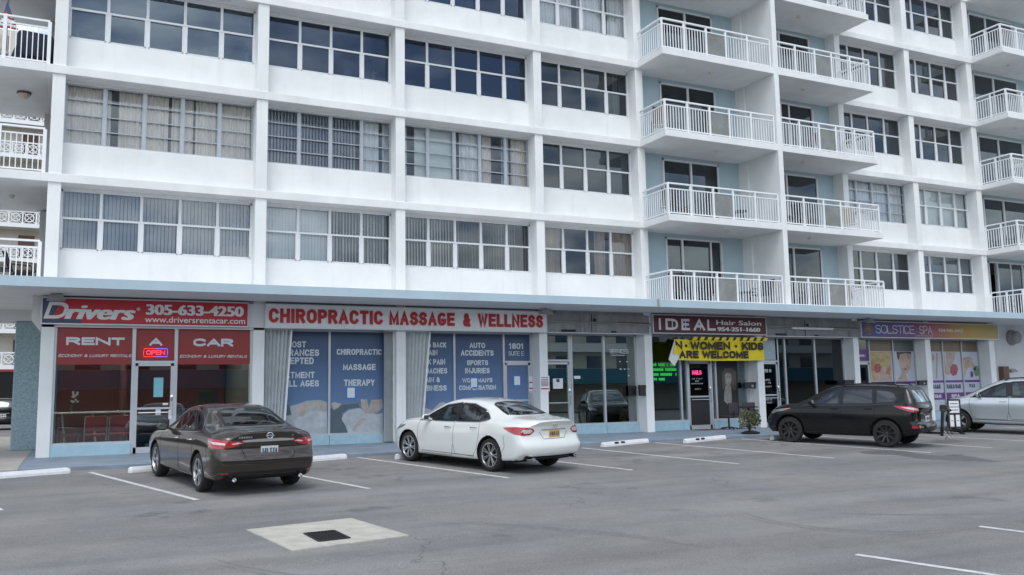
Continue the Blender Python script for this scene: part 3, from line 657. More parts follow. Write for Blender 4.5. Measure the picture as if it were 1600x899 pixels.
# shop interiors
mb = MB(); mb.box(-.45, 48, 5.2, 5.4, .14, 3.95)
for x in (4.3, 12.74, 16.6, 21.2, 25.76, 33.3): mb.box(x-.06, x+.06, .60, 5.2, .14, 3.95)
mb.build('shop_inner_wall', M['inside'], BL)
mb = MB(); mb.box(-.4, 4.2, 5.1, 5.19, .14, 2.6); mb.box(1.2, 1.3, 3.2, 5.1, .14, 3.2); mb.build('red_partition', M['insider'], BL)
# B and C: chiropractor; printed film fills the glass
blue = gradmat('blue printed film', [(0,(.26,.335,.46)),(.35,(.12,.20,.36)),(.75,(.064,.112,.22)),(1,(.042,.07,.14))], 2, .4, 3.3, .3, .12, 1.2)
M['bluefilm'] = blue
stB = storefront(4.45, 8.07, [6.30], bulk=.39)
MB().box(7.88, 8.07, YG-.06, YG+.07, .12, 3.27).build('jamb_panel', M['facade'], BL)
for a, b in ((4.5,6.27),(6.33,7.87)): MB().box(a, b, YG-.012, YG-.006, .44, 3.22).build('window_graphic', M['bluefilm'], stB)
letters(stB, [('MOST',5.12,5.66,2.78,2.95),('INSURANCES',4.72,6.02,2.55,2.73),('ACCEPTED',4.82,5.87,2.33,2.51),('TREATMENT',4.72,5.90,1.95,2.12),('FOR ALL AGES',4.62,6.02,1.72,1.89),
              ('CHIROPRACTIC',6.51,7.81,2.585,2.75),('MASSAGE',6.69,7.63,2.16,2.33),('THERAPY',6.72,7.60,1.72,1.90)], 'greyvinyl', YG-.014)
M['skinp'] = mat('printed skin', (.46,.41,.37), .4, var=.25, scale=5); M['towel'] = mat('printed towel', (.46,.49,.52), .4, var=.22, scale=4)
M['dkprint'] = mat('printed dark clothes', (.09,.13,.15), .4, var=.2, scale=4); M['haze'] = mat('printed pale sheet', (.40,.43,.46), .4, var=.15, scale=2)
def fig(parent, mt, polys, y, name='printed_figure'):
    for k, p in enumerate(polys): MB().poly(p, y-.0006*k, .0004).build(name, M[mt], parent)
def px(pts, ox, oy, sc, y): return [W(ox+a/sc, oy+b/sc, y) for a, b in pts]
Bz = lambda pts: px(pts, 430, 510, 4.7316, YG-.014)
fig(stB, 'haze', [Bz([(75,660),(110,590),(170,575),(240,550),(330,545),(382,560),(382,800),(90,800)])], YG-.014)
fig(stB, 'dkprint', [Bz([(75,575),(105,580),(120,655),(80,662)]), Bz([(405,610),(470,590),(500,580),(610,570),(625,600),(540,610),(500,640),(490,690),(520,740),(535,795),(405,795)])], YG-.017)
fig(stB, 'skinp', [Bz([(165,590),(215,560),(250,580),(235,640),(200,670),(160,665)]), Bz([(205,610),(260,575),(310,560),(382,570),(382,630),(330,610),(290,600),(250,625),(215,630)]),
                   Bz([(412,570),(440,560),(490,575),(470,600),(430,620)]), Bz([(632,540),(680,540),(690,600),(700,650),(660,640),(635,590)]), Bz([(710,545),(790,540),(795,600),(750,640),(705,645),(690,610)])], YG-.018)
fig(stB, 'towel', [Bz([(492,690),(505,650),(545,620),(625,605),(690,640),(760,650),(795,640),(795,790),(545,795),(522,740)]), Bz([(215,640),(300,625),(382,640),(382,740),(170,770),(130,700)])], YG-.016)
fig(stB, 'skinp', [Bz([(570,770),(600,710),(650,675),(675,690),(640,720),(610,740),(590,775)])], YG-.019)
stC = storefront(8.35, 12.6, [10.02,11.63], door=(11.66,12.52,2.36), bulk=.39)
dC = shop_door(11.66, 12.52, 2.36)
for a, b, c in ((8.4,9.99,.44),(10.05,11.58,.44),(11.665,12.515,2.43)): MB().box(a, b, YG-.012, YG-.006, c, 3.22).build('window_graphic', M['bluefilm'], stC)
mb = MB(); mb.box(11.73, 12.45, YG-.012, YG-.005, .28, 2.29); mb.build('window_graphic', M['bluefilm'], dC)
letters(stC, [('NECK & BACK',8.72,9.78,2.81,2.96),('PAIN',9.12,9.50,2.58,2.74),('NECK PAIN',8.86,9.74,2.31,2.47),('HEADACHES',8.78,9.80,2.05,2.21),('PAIN &',9.0,9.57,1.80,1.95),('NUMBNESS',8.75,9.78,1.55,1.71),
              ('AUTO',10.52,11.03,2.80,2.96),('ACCIDENTS',10.24,11.31,2.57,2.74),('SPORTS',10.43,11.12,2.29,2.44),('INJURIES',10.37,11.17,2.05,2.21),('WORKMAN\'S',10.28,11.26,1.78,1.91),('COMPENSATION',10.17,11.37,1.56,1.70),
              ('1801',11.82,12.32,2.78,2.96)], 'greyvinyl', YG-.014)
letters(stC, [('SUITE E',11.81,12.33,2.58,2.71,.0)], 'greyvinyl', YG-.014)
Cz = lambda pts: px(pts, 640, 510, 6.419, YG-.014)
fig(stC, 'towel', [Cz([(110,880),(150,820),(230,840),(300,770),(340,760),(430,800),(430,900),(110,900)])], YG-.014)
# accordion storm shutters folded against the columns, hanging a little askew
def shutter(x0, x1, b0, b1, label_part='storm_shutter', z0=.3, y=.26):
    mb = MB(); n = 14; vs = []
    for i in range(n+1):
        yy = y+(.09 if i % 2 else -.05)
        vs += [(b0+(b1-b0)*i/n, yy, z0), (x0+(x1-x0)*i/n, yy, 3.25)]
    mb.add(vs, [(2*i,2*i+2,2*i+3,2*i+1) for i in range(n)]); mb.box(x0, x1, y-.06, y+.1, 3.24, 3.29)
    mb.bar((b1,y-.02,z0),(x1,y-.02,3.25), .05, .10); mb.build('storm_shutter', M['shutter'], BL, fix=False)
shutter(4.47, 5.19, 4.47, 5.0, z0=.25); shutter(7.80, 8.06, 7.80, 8.06, z0=.17); shutter(8.37, 9.15, 8.37, 8.88, z0=.25)
# D: the empty shop with an open-glass door
stD = storefront(12.88, 16.43, [13.92,15.19], door=(12.93,13.96,2.40), bulk=.42, glass='mirrorglass')
dD = shop_door(12.93, 13.92, 2.38, rail=False, glass='mirrorglass')
letters(stD, [('SERVICES',15.42,16.15,2.66,2.80,.0)], 'white', YG-.006)
mb = MB(); mb.box(15.46, 16.0, YG-.008, YG-.004, 2.595, 2.612)
for x, z in ((15.78,2.38),(16.05,2.38),(15.8,2.14),(15.95,2.14),(16.1,2.14),(16.1,1.93)): mb.box(x, x+.05, YG-.008, YG-.004, z, z+.035)
mb.build('lettering', M['white'], stD)
mb = MB(); mb.box(14.08, 14.31, YG-.01, YG-.005, 1.86, 1.95); mb.build('window_label', M['white'], stD)
# E: the hair salon
stE = storefront(16.72, 21.06, [18.17,18.43,19.44,19.63,20.98], door=(18.46,19.40,2.40), bulk=.42)
dE = shop_door(18.46, 19.40, 2.40, kick='blackplastic', glass='doorglass')
letters(dE, [('M-F 9 TO 7',18.66,19.08,1.80,1.84,.0),('SAT',18.78,18.95,1.72,1.76),('WALK-INS WELCOME',18.6,19.1,1.64,1.68,.0),('SUITE H',18.76,19.0,1.46,1.50,.0)], 'white', YG-.006)
mb = MB()
for z0, z1, x1 in ((2.25,2.34,18.0),(2.09,2.18,18.02),(1.93,2.02,18.02),(1.78,1.86,17.54)):
    x = 17.1
    while x < x1: mb.box(x, min(x1, x+.055), YG-.008, YG-.004, z0, z1) if random.random() > .12 else None; x += .068
mb.build('green_lettering', M['green'], stE)
# pale poster woman in a dark jacket behind the right window
M['hairp'] = mat('poster dark hair', (.085,.065,.055), .4, var=.3); M['skinposter'] = mat('poster greyed skin', (.30,.29,.26), .35, var=.35, scale=5)
M['dkposter'] = mat('dark poster ground', (.018,.021,.021), .6, var=.3, scale=3)
ps = empty('salon_poster', (0,0,0), label='tall poster of a woman in a dark jacket filling the right salon window', cat='poster')
Ez = lambda pts: px(pts, 1015, 520, 5.621, YG-.02)
def pfig(o, mt, polys, y, name): 
    mb = MB()
    for k, p in enumerate(polys): mb.poly(p, y-.0006*k, .0004)
    mb.build(name, M[mt], o)
MB().box(19.68, 20.6, YG-.012, YG-.008, .5, 2.45).build('backing', M['dkposter'], ps)
pfig(ps, 'hairp', [Ez([(640,350),(665,315),(720,310),(760,350),(765,480),(735,560),(650,560),(640,440)])], YG-.014, 'hair')
pfig(ps, 'skinposter', [Ez([(662,365),(690,350),(718,365),(720,420),(705,462),(688,470),(668,450)]), Ez([(668,465),(712,465),(722,540),(655,540)])], YG-.016, 'face')
pfig(ps, 'blackink', [Ez([(620,520),(660,490),(640,640),(650,760),(610,760)]), Ez([(720,490),(765,520),(790,760),(735,760),(722,600)]), Ez([(676,388),(686,386),(686,394),(676,394)]), Ez([(699,388),(709,386),(709,394),(699,394)]), Ez([(684,438),(702,438),(694,445)])], YG-.02, 'clothes')
pfig(ps, 'skinposter', [Ez([(655,540),(722,540),(722,680),(700,640),(655,600)])], YG-.018, 'blouse')
# F: grey filmed windows with a white-lettered door
stF = storefront(21.34, 25.63, [22.43,22.77,24.20], door=(21.42,22.40,2.38), bulk=.42, glass='filmglass')
MB().box(22.5, 25.6, 1.2, 1.25, .2, 3.2).build('inner_screen', M['blindg'], BL)
dF = shop_door(21.42, 22.40, 2.38, glass='doorglass')
letters(dF, [('SUITE H',21.62,22.12,2.02,2.13),('HOURS',21.66,22.05,1.72,1.79,.0),('MON - FRI',21.6,22.08,1.62,1.68,.0),('BY APPOINTMENT',21.55,22.12,1.50,1.55,.0),('OPEN TUE',21.8,22.1,1.04,1.09,.0),('TO SAT',21.85,22.1,.94,.99,.0)], 'white', YG-.006)
mb = MB()
for r0, a0, a1 in ((.33,-60,70),(.24,-40,100),(.15,-80,60)):
    mb.tube([(22.0+r0*math.cos(R(a)),YG-.01,2.86+r0*math.sin(R(a))*1.1) for a in range(a0,a1,10)], .014, 5)
mb.build('swirl_emblem', M['greyvinyl'], stF)
MB().box(21.45, 22.37, YG-.009, YG-.005, 2.46, 3.21).build('window_graphic', M['bluefilm2'] if 'bluefilm2' in M else M['fascia'], stF)
# G and H: the spa; posters fill the glass
M['filmtop'] = mat('tan window film', (.17,.12,.08), .35, var=.1); M['filmgrey'] = mat('grey window film', (.10,.11,.11), .35, var=.1); M['purple'] = mat('purple print', (.13,.035,.20), .4, var=.06)
M['posterw'] = mat('poster pale ground', (.48,.50,.58), .4, var=.08); M['postery'] = mat('poster yellow', (.44,.35,.15), .4, var=.35, scale=7); M['posterr'] = mat('poster red flower', (.36,.09,.08), .4, var=.45, scale=14)
M['postero'] = mat('poster orange', (.40,.20,.10), .4, var=.25, scale=8); M['posterg'] = mat('poster green', (.14,.24,.13), .4, var=.2); M['skin2'] = mat('poster skin', (.46,.34,.27), .4, var=.30, scale=5)
stG = storefront(25.9, 29.43, [26.95,28.22], door=(25.98,26.93,2.36), bulk=.42, fr='gframe')
dG = shop_door(25.98, 26.92, 2.36, glass='doorglass')
Gz = lambda pts: px(pts, 1340, 490, 5.991, YG-.014)
YP = YG-.012
MB().box(26.0, 26.92, YP, YP+.005, 2.44, 2.85).build('window_graphic', M['purple'], stG)
mb = MB(); mb.box(26.99, 28.18, YP, YP+.005, 2.8, 3.21); mb.build('window_graphic', M['filmtop'], stG)
mb = MB(); mb.box(28.26, 29.4, YP, YP+.005, 2.8, 3.21); mb.build('window_graphic', M['filmgrey'], stG)
for a, b in ((26.99,28.18),(28.26,29.4)): MB().box(a, b, YP, YP+.005, .48, 2.799).build('window_poster', M['posterw'], stG)
for a, b in ((26.99,28.18),(28.26,29.4)): MB().box(a, b, YP-.004, YP, 1.55, 1.64).build('poster_band', M['purple'], stG)
fig(stG, 'postery', [Gz([(115,358),(310,358),(322,632),(130,632),(118,540)])], YP-.004)
fig(stG, 'skin2', [Gz([(200,560),(235,500),(270,480),(300,440),(312,430),(322,632),(190,632),(140,560)]), Gz([(180,380),(215,365),(240,390),(215,420),(175,410)])], YP-.007)
fig(stG, 'postero', [Gz([(118,450),(150,445),(160,540),(120,545)]), Gz([(255,560),(300,475),(312,520),(300,580)])], YP-.008)
fig(stG, 'posterr', [Gz([(155,490),(175,468),(205,475),(222,505),(210,545),(180,560),(155,540)])], YP-.010)
fig(stG, 'hairp', [Gz([(362,358),(500,358),(503,430),(495,380),(440,372),(395,385),(385,440),(372,420)])], YP-.009)
fig(stG, 'skin2', [Gz([(378,375),(440,362),(498,375),(503,430),(495,500),(470,555),(448,572),(468,632),(355,632),(400,590),(415,548),(390,480)])], YP-.006)
fig(stG, 'hairp', [Gz([(388,408),(412,400),(412,408)]), Gz([(455,400),(482,404),(482,412)]), Gz([(393,418),(412,416),(404,424)]), Gz([(458,416),(478,418),(468,425)])], YP-.009)
fig(stG, 'posterr', [Gz([(428,520),(445,513),(465,520),(447,532)])], YP-.009); fig(stG, 'skinp', [Gz([(436,420),(444,420),(452,480),(430,480)])], YP-.008)
letters(stG, [('BODY',27.25,27.9,1.22,1.4),('FACIALS',28.45,29.25,1.28,1.45)], 'navy', YP-.005)
letters(stG, [('SUITE I',26.45,26.75,2.58,2.66)], 'white', YP-.005)
stH = storefront(29.72, 33.15, [31.0,32.12], bulk=.42, fr='gframe')
for a, b in ((29.77,30.96),(31.04,32.08),(32.16,33.1)):
    MB().box(a, b, YP, YP+.005, 2.801, 3.21).build('window_graphic', M['filmtop'], stH); MB().box(a, b, YP, YP+.005, .48, 2.799).build('window_poster', M['posterw'], stH)
    MB().box(a, b, YP-.004, YP-.0005, 1.57, 1.66).build('poster_band', M['purple'], stH); MB().box(a, b, YP-.004, YP-.0005, .9, 1.17).build('poster_band', M['purple'], stH)
fig(stH, 'skin2', [Gz([(698,380),(720,400),(716,440),(700,440)]), Gz([(735,370),(755,375),(750,470),(745,610),(735,610),(735,500)]),
                   Gz([(795,370),(815,400),(820,470),(870,560),(850,580),(815,560),(805,500)]), Gz([(830,362),(880,362),(880,470),(860,520),(835,480)]), Gz([(890,362),(920,362),(905,430),(885,470)]),
                   Gz([(980,440),(1040,410),(1090,480),(1110,540),(1060,500),(1030,510),(1000,590),(985,560)])], YP-.007)
fig(stH, 'posterr', [Gz([(868,500),(890,470),(925,480),(940,520),(925,575),(890,585),(865,550)])], YP-.010)
fig(stH, 'posterg', [Gz([(1085,520),(1095,490),(1120,490),(1140,530),(1135,580),(1105,590),(1088,560)])], YP-.010)
fig(stH, 'purple', [Gz([(1055,545),(1070,540),(1082,570),(1075,600),(1058,595)])], YP-.010)
fig(stH, 'postero', [Gz([(978,425),(1035,405),(1070,430),(1040,432),(985,450)])], YP-.009)
letters(stH, [('MASSAGE',29.95,30.78,1.33,1.5),('NAILS BAR',31.12,31.95,1.33,1.5),('WAX',32.45,32.8,1.36,1.5)], 'navy', YP-.005)
letters(stH, [('BOUTIQUE',29.95,30.78,.98,1.1),('SPA',31.35,31.85,.98,1.1)], 'white', YP-.006)
# right end: white wall set back, exhaust hood and electrical box
MB().box(33.3, 48, 1.0, 1.2, .14, 3.95).build('end_wall', M['soffit'], BL)
# backing boards between the signs, with old conduit
def boards(x0, x1, ym=.0):
    mb = MB(); mb.box(x0, x1, -.02, .02, 3.28, 3.60); mb.box(x0, x1, -.015, .02, 3.62, 3.86); mb.box(x0, x1, -.06, .0, 3.24, 3.275); b = mb.build('sign_backing', M['board'], BL)
    mb = MB(); mb.tube([(x0,-.06,3.60),(x0+(x1-x0)*.62,-.06,3.59),(x1,-.06,3.56)], .018, 6); mb.tube([(x0,-.055,3.545),(x1,-.055,3.535)], .014, 6); mb.build('conduit', M['pipe'], b, True)
    mb = MB(); mb.tube([(x0+(x1-x0)*.68,-.05,3.61),(x1,-.05,3.60)], .02, 6); mb.build('conduit', M['rust'], b, True)
    mb = MB(); xm = x0+(x1-x0)*.42; mb.box(xm, xm+.02, -.03, -.02, 3.28, 3.86); mb.box(x0+.5, x0+1.0, -.04, -.02, 3.29, 3.36); mb.box(xm+.08, xm+.16, -.06, -.02, 3.63, 3.72)
    mb.box(x0+2.3, x0+2.5, -.03, -.02, 3.29, 3.34); mb.build('bracket', M['blackmetal'], b)
    mb = MB(); mb.box(x0, x1, -.07, .0, 3.245, 3.27); mb.build('trim', M['sframe'], b)
boards(12.86, 16.62); boards(21.42, 25.86)
MB().box(-.75, 4.45, .0, .02, 3.2, 3.88).build('sign_backing', M['soffit'], BL)
MB().box(4.0, 4.42, -.06, .0, 3.26, 3.88).build('sign_backing', M['soffit'], BL)
#@@PART3
# ------------------------------------------------------------------ shop signs
YS = -.14
def sign(x0, x1, z0, z1, face, label, frame='sframe'):
    o = empty('shop_sign', ((x0+x1)/2, YS, z0), label=label, cat='sign'); ox = o.location.x; oz = z0
    mb = MB(); mb.box(x0-ox, x1-ox, 0, .12, 0, z1-z0); mb.build('sign_face', M[face], o)
    mb = MB(); t = .025
    mb.box(x0-ox-.012, x1-ox+.012, -.012, .125, -t, .004); mb.box(x0-ox-.012, x1-ox+.012, -.012, .125, z1-z0-.004, z1-z0+t)
    mb.box(x0-ox-t, x0-ox+.002, -.013, .125, -t, z1-z0+t); mb.box(x1-ox-.002, x1-ox+t, -.013, .125, -t, z1-z0+t); mb.build('sign_frame', M[frame], o)
    return o
def sletters(o, rows, mt, bold=.02, ext=.006, off=-.004, shear=0, name='lettering'):
    ox, oz = o.location.x, o.location.z
    for r_ in rows: MB().text(r_[0], r_[1]-ox, r_[2]-ox, r_[3]-oz, r_[4]-oz, off, r_[5] if len(r_) > 5 else bold, ext, shear).build(name, M[mt], o, fix=False)
s1 = sign(-.74, 3.98, 3.28, 3.88, 'redsign', 'long red sign board of the car rental office with white slanted lettering and phone number')
mb = MB(); ox, oz = s1.location.x, s1.location.z
mb.poly([(-.735-ox,0.004),(.12-ox,.004),(.06-ox,.10),(-.55-ox,.10),(-.38-ox,.45),(-.32-ox,.596),(-.735-ox,.596)], -.004); mb.build('corner_patch', M['navy'], s1)
sletters(s1, [('D',-.71,-.26,3.385,3.79,.045),('rivers',-.27,1.30,3.385,3.72,.045)], 'white', shear=.28)
sletters(s1, [('®',1.32,1.40,3.62,3.70),('305-633-4250',1.53,3.88,3.53,3.79,.045),('www.driversrentacar.com',1.51,3.92,3.34,3.49,.012)], 'white')
s2 = sign(4.44, 12.78, 3.27, 3.87, 'greysign', 'long grey sign board reading chiropractic massage and wellness in raised red letters')
sletters(s2, [('CHIROPRACTIC',4.52,7.63,3.39,3.77,.062),('MASSAGE',7.81,9.78,3.39,3.77,.062),('&',10.04,10.27,3.38,3.77,.05),('WELLNESS',10.51,12.66,3.39,3.77,.062)], 'redletter', ext=.016, off=-.002)
s3 = sign(16.70, 21.38, 3.30, 3.88, 'maroon', 'maroon sign board of the hair salon with silver lettering above the yellow banner')
sletters(s3, [('I',16.90,16.99,3.40,3.77,.05),('D',17.17,17.66,3.40,3.77,.05),('E',17.80,18.13,3.40,3.77,.05),('A',18.30,18.76,3.40,3.77,.05),('L',18.86,19.20,3.40,3.77,.05)], 'white')
mb = MB(); ox, oz = s3.location.x, s3.location.z    # the thin inner strokes of the two-tone capitals
for a in (17.42, 17.95, 18.55): mb.box(a-ox, a-ox+.035, -.012, -.010, .12, .45)
mb.build('letter_shade', M['greysign'], s3)
sletters(s3, [('Hair Salon',19.24,21.18,3.60,3.76,.012)], 'white'); sletters(s3, [('954-251-1660',19.27,21.13,3.39,3.53,.05)], 'white')
M['spaface'] = gradmat('spa sign print', [(0,(.065,.035,.18)),(.18,(.06,.06,.24)),(.36,(.14,.035,.18)),(.5,(.30,.06,.13)),(.62,(.42,.16,.06)),(.78,(.44,.29,.06)),(1,(.36,.28,.09))], 0, 26.0, 34.2, .35, 1.1, 1.1)
s4 = sign(25.93, 33.55, 3.28, 3.85, 'spaface', 'purple and orange sign board of the spa with a flower emblem at its left end')
mb = MB(); ox, oz = s4.location.x, s4.location.z; cx, cz = 26.28-ox, .285
def circ(cx, cz, r, y=-.008, n=20): return [(cx+r*math.cos(2*math.pi*i/n), y, cz+r*math.sin(2*math.pi*i/n)) for i in range(n+1)]
for k in range(8): a = 2*math.pi*k/8; mb.tube(circ(cx+.105*math.cos(a), cz+.105*math.sin(a), .10), .008, 5, False)
mb.tube(circ(cx, cz, .075), .008, 5, False); mb.build('flower_emblem', M['postery'], s4)
sletters(s4, [('SOLSTICE',26.65,28.72,3.42,3.74,-.012),('SPA',28.98,29.70,3.42,3.74,-.012)], 'greyvinyl'); sletters(s4, [('954-945-0405',30.05,31.47,3.52,3.65,.02)], 'white')
sletters(s4, [('PASSION FOR WELLNESS',28.7,29.72,3.33,3.375,0)], 'greyvinyl')
# yellow banner with a folded corner and a fringe of black teeth along its top
bn = empty('yellow_banner', (19.3,-.10,2.42), label='yellow banner reading women kids are welcome with its left corner folded over', cat='banner')
ox, oz = 19.3, 2.42
mb = MB(); nx, nz = 40, 6; vs = []; fs = []
for j in range(nz+1):
    for i in range(nx+1):
        u = i/nx; v = j/nz; x0_ = 17.62 - .12*v; x = x0_+(21.29-x0_)*u
        y = -.02*math.sin(u*9+v*2)-.015*math.sin(u*23)-.02*(1-v); vs.append((x-ox, y, .0+v*(.68+.01*u)-.02*math.sin(u*3.1)))
for j in range(nz):
    for i in range(nx): fs.append((j*(nx+1)+i, j*(nx+1)+i+1, (j+1)*(nx+1)+i+1, (j+1)*(nx+1)+i))
mb.add(vs, fs); mb.build('cloth', M['yellow'], bn, True, fix=False)
mb = MB(); mb.text('N', 17.52-ox,17.80-ox,.35,.62,-.055,.085,.004); mb.text('WOMEN', 18.12-ox,19.78-ox,.345,.615,-.055,.085,.004); mb.text('KIDS', 20.28-ox,21.22-ox,.34,.61,-.055,.085,.004); mb.text('ARE', 17.66-ox,18.45-ox,.06,.31,-.055,.085,.004); mb.text('WELCOME', 18.60-ox,20.55-ox,.06,.31,-.055,.085,.004)
for cx in (17.96, 20.03): mb.poly([(cx-ox+.05*math.cos(a*.5), .47+.05*math.sin(a*.5)) for a in range(13)], -.055)
mb.build('lettering', M['blackink'], bn, fix=False)
mb = MB()
for k in range(11): x = 18.1+k*.30-ox; mb.poly([(x,.66),(x+.12,.66),(x+.20,.77),(x+.08,.77)], -.03)
mb.build('black_stripes', M['blackink'], bn)
mb = MB()
for k in range(11): x = 18.22+k*.30-ox; mb.poly([(x,.66),(x+.18,.66),(x+.26,.77),(x+.08,.77)], -.028)
mb.build('top_hem', M['yellow'], bn)
mb = MB(); mb.add([(17.50-ox,-.05,.66),(17.36-ox,-.09,.40),(17.18-ox,-.12,.02),(17.42-ox,-.10,-.20),(17.66-ox,-.06,.10),(17.52-ox,-.05,.40)], [(0,1,5),(1,2,3,4,5)]); mb.build('folded_corner', M['white'], bn, fix=False)
mb = MB(); mb.add([(17.48-ox,-.095,.52),(17.40-ox,-.11,.18),(17.60-ox,-.09,.20),(17.56-ox,-.08,.45)], [(0,1,2,3)]); mb.build('folded_strip', M['yellow'], bn, fix=False)
# NAILS neon in the salon door
nl = empty('nails_sign', (18.84, YG-.03, 2.03), label='small pink neon NAILS sign in the salon door', cat='neon sign')
mb = MB(); mb.text('NAILS', -.19,.19,-.07,.07,0,.03,.008); mb.build('letters', M['neonpink'], nl, fix=False)
# ------------------------------------------------------------------ lamps, boxes, notices
def flood(x, z, label, y=-.55):
    o = empty('flood_light', (x, y, z), label=label, cat='flood light', group='floodlights under the blue canopy')
    mb = MB(); mb.add([(-.2,-.12,-.02),(.2,-.12,-.02),(.2,.12,.03),(-.2,.12,.03),(-.13,-.06,.14),(.13,-.06,.14),(.13,.08,.16),(-.13,.08,.16)], [(0,1,2,3),(4,5,6,7),(0,1,5,4),(1,2,6,5),(2,3,7,6),(3,0,4,7)]); mb.build('housing', M['pipe'], o)
    mb = MB(); mb.add([(-.17,-.10,-.022),(.17,-.10,-.022),(.17,.10,.02),(-.17,.10,.02)], [(0,1,2,3)]); mb.build('lens', M['paper'], o)
    mb = MB(); mb.tube([(0,.02,.14),(0,.02,.2)], .02); mb.build('bracket', M['pipe'], o)
flood(-.45, 3.78, 'grey floodlight under the canopy above the red rental sign'); flood(12.55, 3.77, 'grey floodlight under the canopy at the end of the chiropractic sign'); flood(25.9, 3.77, 'grey floodlight under the canopy at the left end of the spa sign')
t_ = empty('tube_light', (23.55,-.10,3.545), label='bare white fluorescent strip light fixed to the sign backing by the salon', cat='strip light')
mb = MB(); mb.cbox(-.95,1.0,-.05,.03,-.04,.04,.015); mb.build('fixture', M['greysign'], t_)
for x, y, i, lb in ((19.1,-.75,2,'ceiling lamp under the third balcony from the canopy, left of the divider'),(19.4,-.7,1,'ceiling lamp under the second balcony slab left of the divider'),(19.0,-.75,3,'ceiling lamp under the fourth balcony slab left of the divider'),
                 (23.1,-.7,1,'ceiling lamp under the lowest balcony slab right of the divider'),(23.0,-.7,2,'ceiling lamp under the second balcony slab right of the divider'),(23.2,-.7,3,'ceiling lamp under the third balcony slab right of the divider'),(23.2,-.7,4,'ceiling lamp under the highest balcony slab right of the divider'),
                 (35.0,-.6,4,'ceiling lamp under the highest balcony slab at the right edge'),(35.1,-.6,3,'ceiling lamp under the second highest balcony slab at the right edge'),(-1.45,1.82,2,'brown bowl ceiling lamp in the upper gallery at the left edge'),(-1.63,1.91,1,'bare ceiling lamp in the middle gallery at the left edge')):
    o = empty('ceiling_lamp', (x, y, S[i]), label=lb, cat='ceiling lamp', group='ceiling lamps under balconies and galleries')
    k = 1.5 if i == 2 and x < 0 else .8
    mb = MB(); mb.lathe([(0,0),(.11*k,0),(.115*k,-.03*k),(0.1*k,-.04*k)], 16); mb.build('canopy', M['wood'] if k > 1 else M['greysign'], o, True)
    mb = MB(); mb.lathe([(.1*k,-.04*k),(.09*k,-.07*k),(.05*k,-.10*k),(0,-.11*k)], 16); mb.build('lamp_shade', M['creamfab'], o, True)
def mailbox(x0, x1, z0, z1, y, label, num=None):
    o = empty('mailbox', ((x0+x1)/2, y, z0), label=label, cat='mailbox', group='black mailboxes on the shop columns'); w_ = (x1-x0)/2; h_ = z1-z0
    MB().cbox(-w_, w_, -.11, 0, 0, h_, .012).build('body', M['blackplastic'], o)
    MB().cbox(-w_-.01, w_+.01, -.125, .0, h_*.72, h_+.012, .01).build('lid', M['blackplastic'], o)
    if num: mb = MB(); mb.text(num, w_*.2, w_*.5, h_*.2, h_*.6, -.112, .03, .002); mb.build('number', M['white'], o, fix=False)
mailbox(16.20,16.42,1.29,1.62,.12,'black mailbox on the side of the column left of the hair salon'); mailbox(16.05,16.29,1.30,1.61,YG-.06,'black mailbox on the glass of the empty services shop')
mailbox(20.55,21.02,1.47,1.67,.20,'wide black mailbox on the column right of the hair salon','0'); mailbox(25.13,25.6,1.55,1.70,.15,'wide black mailbox on the column behind the black car roof'); mailbox(29.0,29.42,1.48,1.65,.15,'wide black mailbox between the two spa windows','0')
o = empty('parking_notice', (12.74,-.012,1.48), label='white notice with red and black print on the column beside the chiropractor door', cat='notice')
MB().box(-.15,.17,0,.008,0,.47).build('panel', M['paper'], o)
mb = MB()
for z in (.40,.34,.30,.20,.16): mb.box(-.11,.13,-.003,.0,z,z+.02)
mb.build('small_print', M['navy'], o)
mb = MB(); mb.box(-.12,.14,-.003,0,.06,.10); mb.box(-.12,.14,-.003,0,.24,.27); mb.build('red_print', M['redletter'], o)
o = empty('wall_notice', (12.52,YG-.07,1.5), label='white notice on the wall strip right of the chiropractor door', cat='notice')
MB().box(-.06,.07,0,.008,0,.44).build('panel', M['paper'], o); mb = MB(); mb.box(-.05,.06,-.003,0,.06,.10); mb.box(-.05,.06,-.003,0,.24,.28); mb.build('red_print', M['redletter'], o)
def paper(x, z, w_, h_, label, border=True, y=YG-.02, mt='paper'):
    o = empty('paper_notice', (x, y, z), label=label, cat='paper notice')
    if border: MB().box(-w_/2-.04, w_/2+.04, .001, .003, -.04, h_+.04).build('blue_border', M['bluepaper'], o)
    MB().box(-w_/2, w_/2, -.003, 0, 0, h_).build('sheet', M[mt], o)
    mb = MB()
    for k in range(4): mb.box(-w_*.36, w_*.36, -.005, -.0035, h_*(.2+.18*k), h_*(.26+.18*k))
    mb.build('small_print', M['greyvinyl'], o)
paper(6.92,1.40,.21,.27,'paper with blue border under the word therapy'); paper(10.65,1.65,.19,.25,'paper with blue border over the word compensation'); paper(12.08,1.69,.19,.26,'paper with blue border on the chiropractor door')
o = empty('paper_notice', (13.48,YG-.055,1.56), label='white paper with a navy square taped to the open glass door of the services shop', cat='paper notice')
MB().box(-.18,.17,0,.003,0,.31).build('sheet', M['paper'], o); MB().box(-.06,.05,-.003,0,.2,.3).build('print', M['navy'], o)
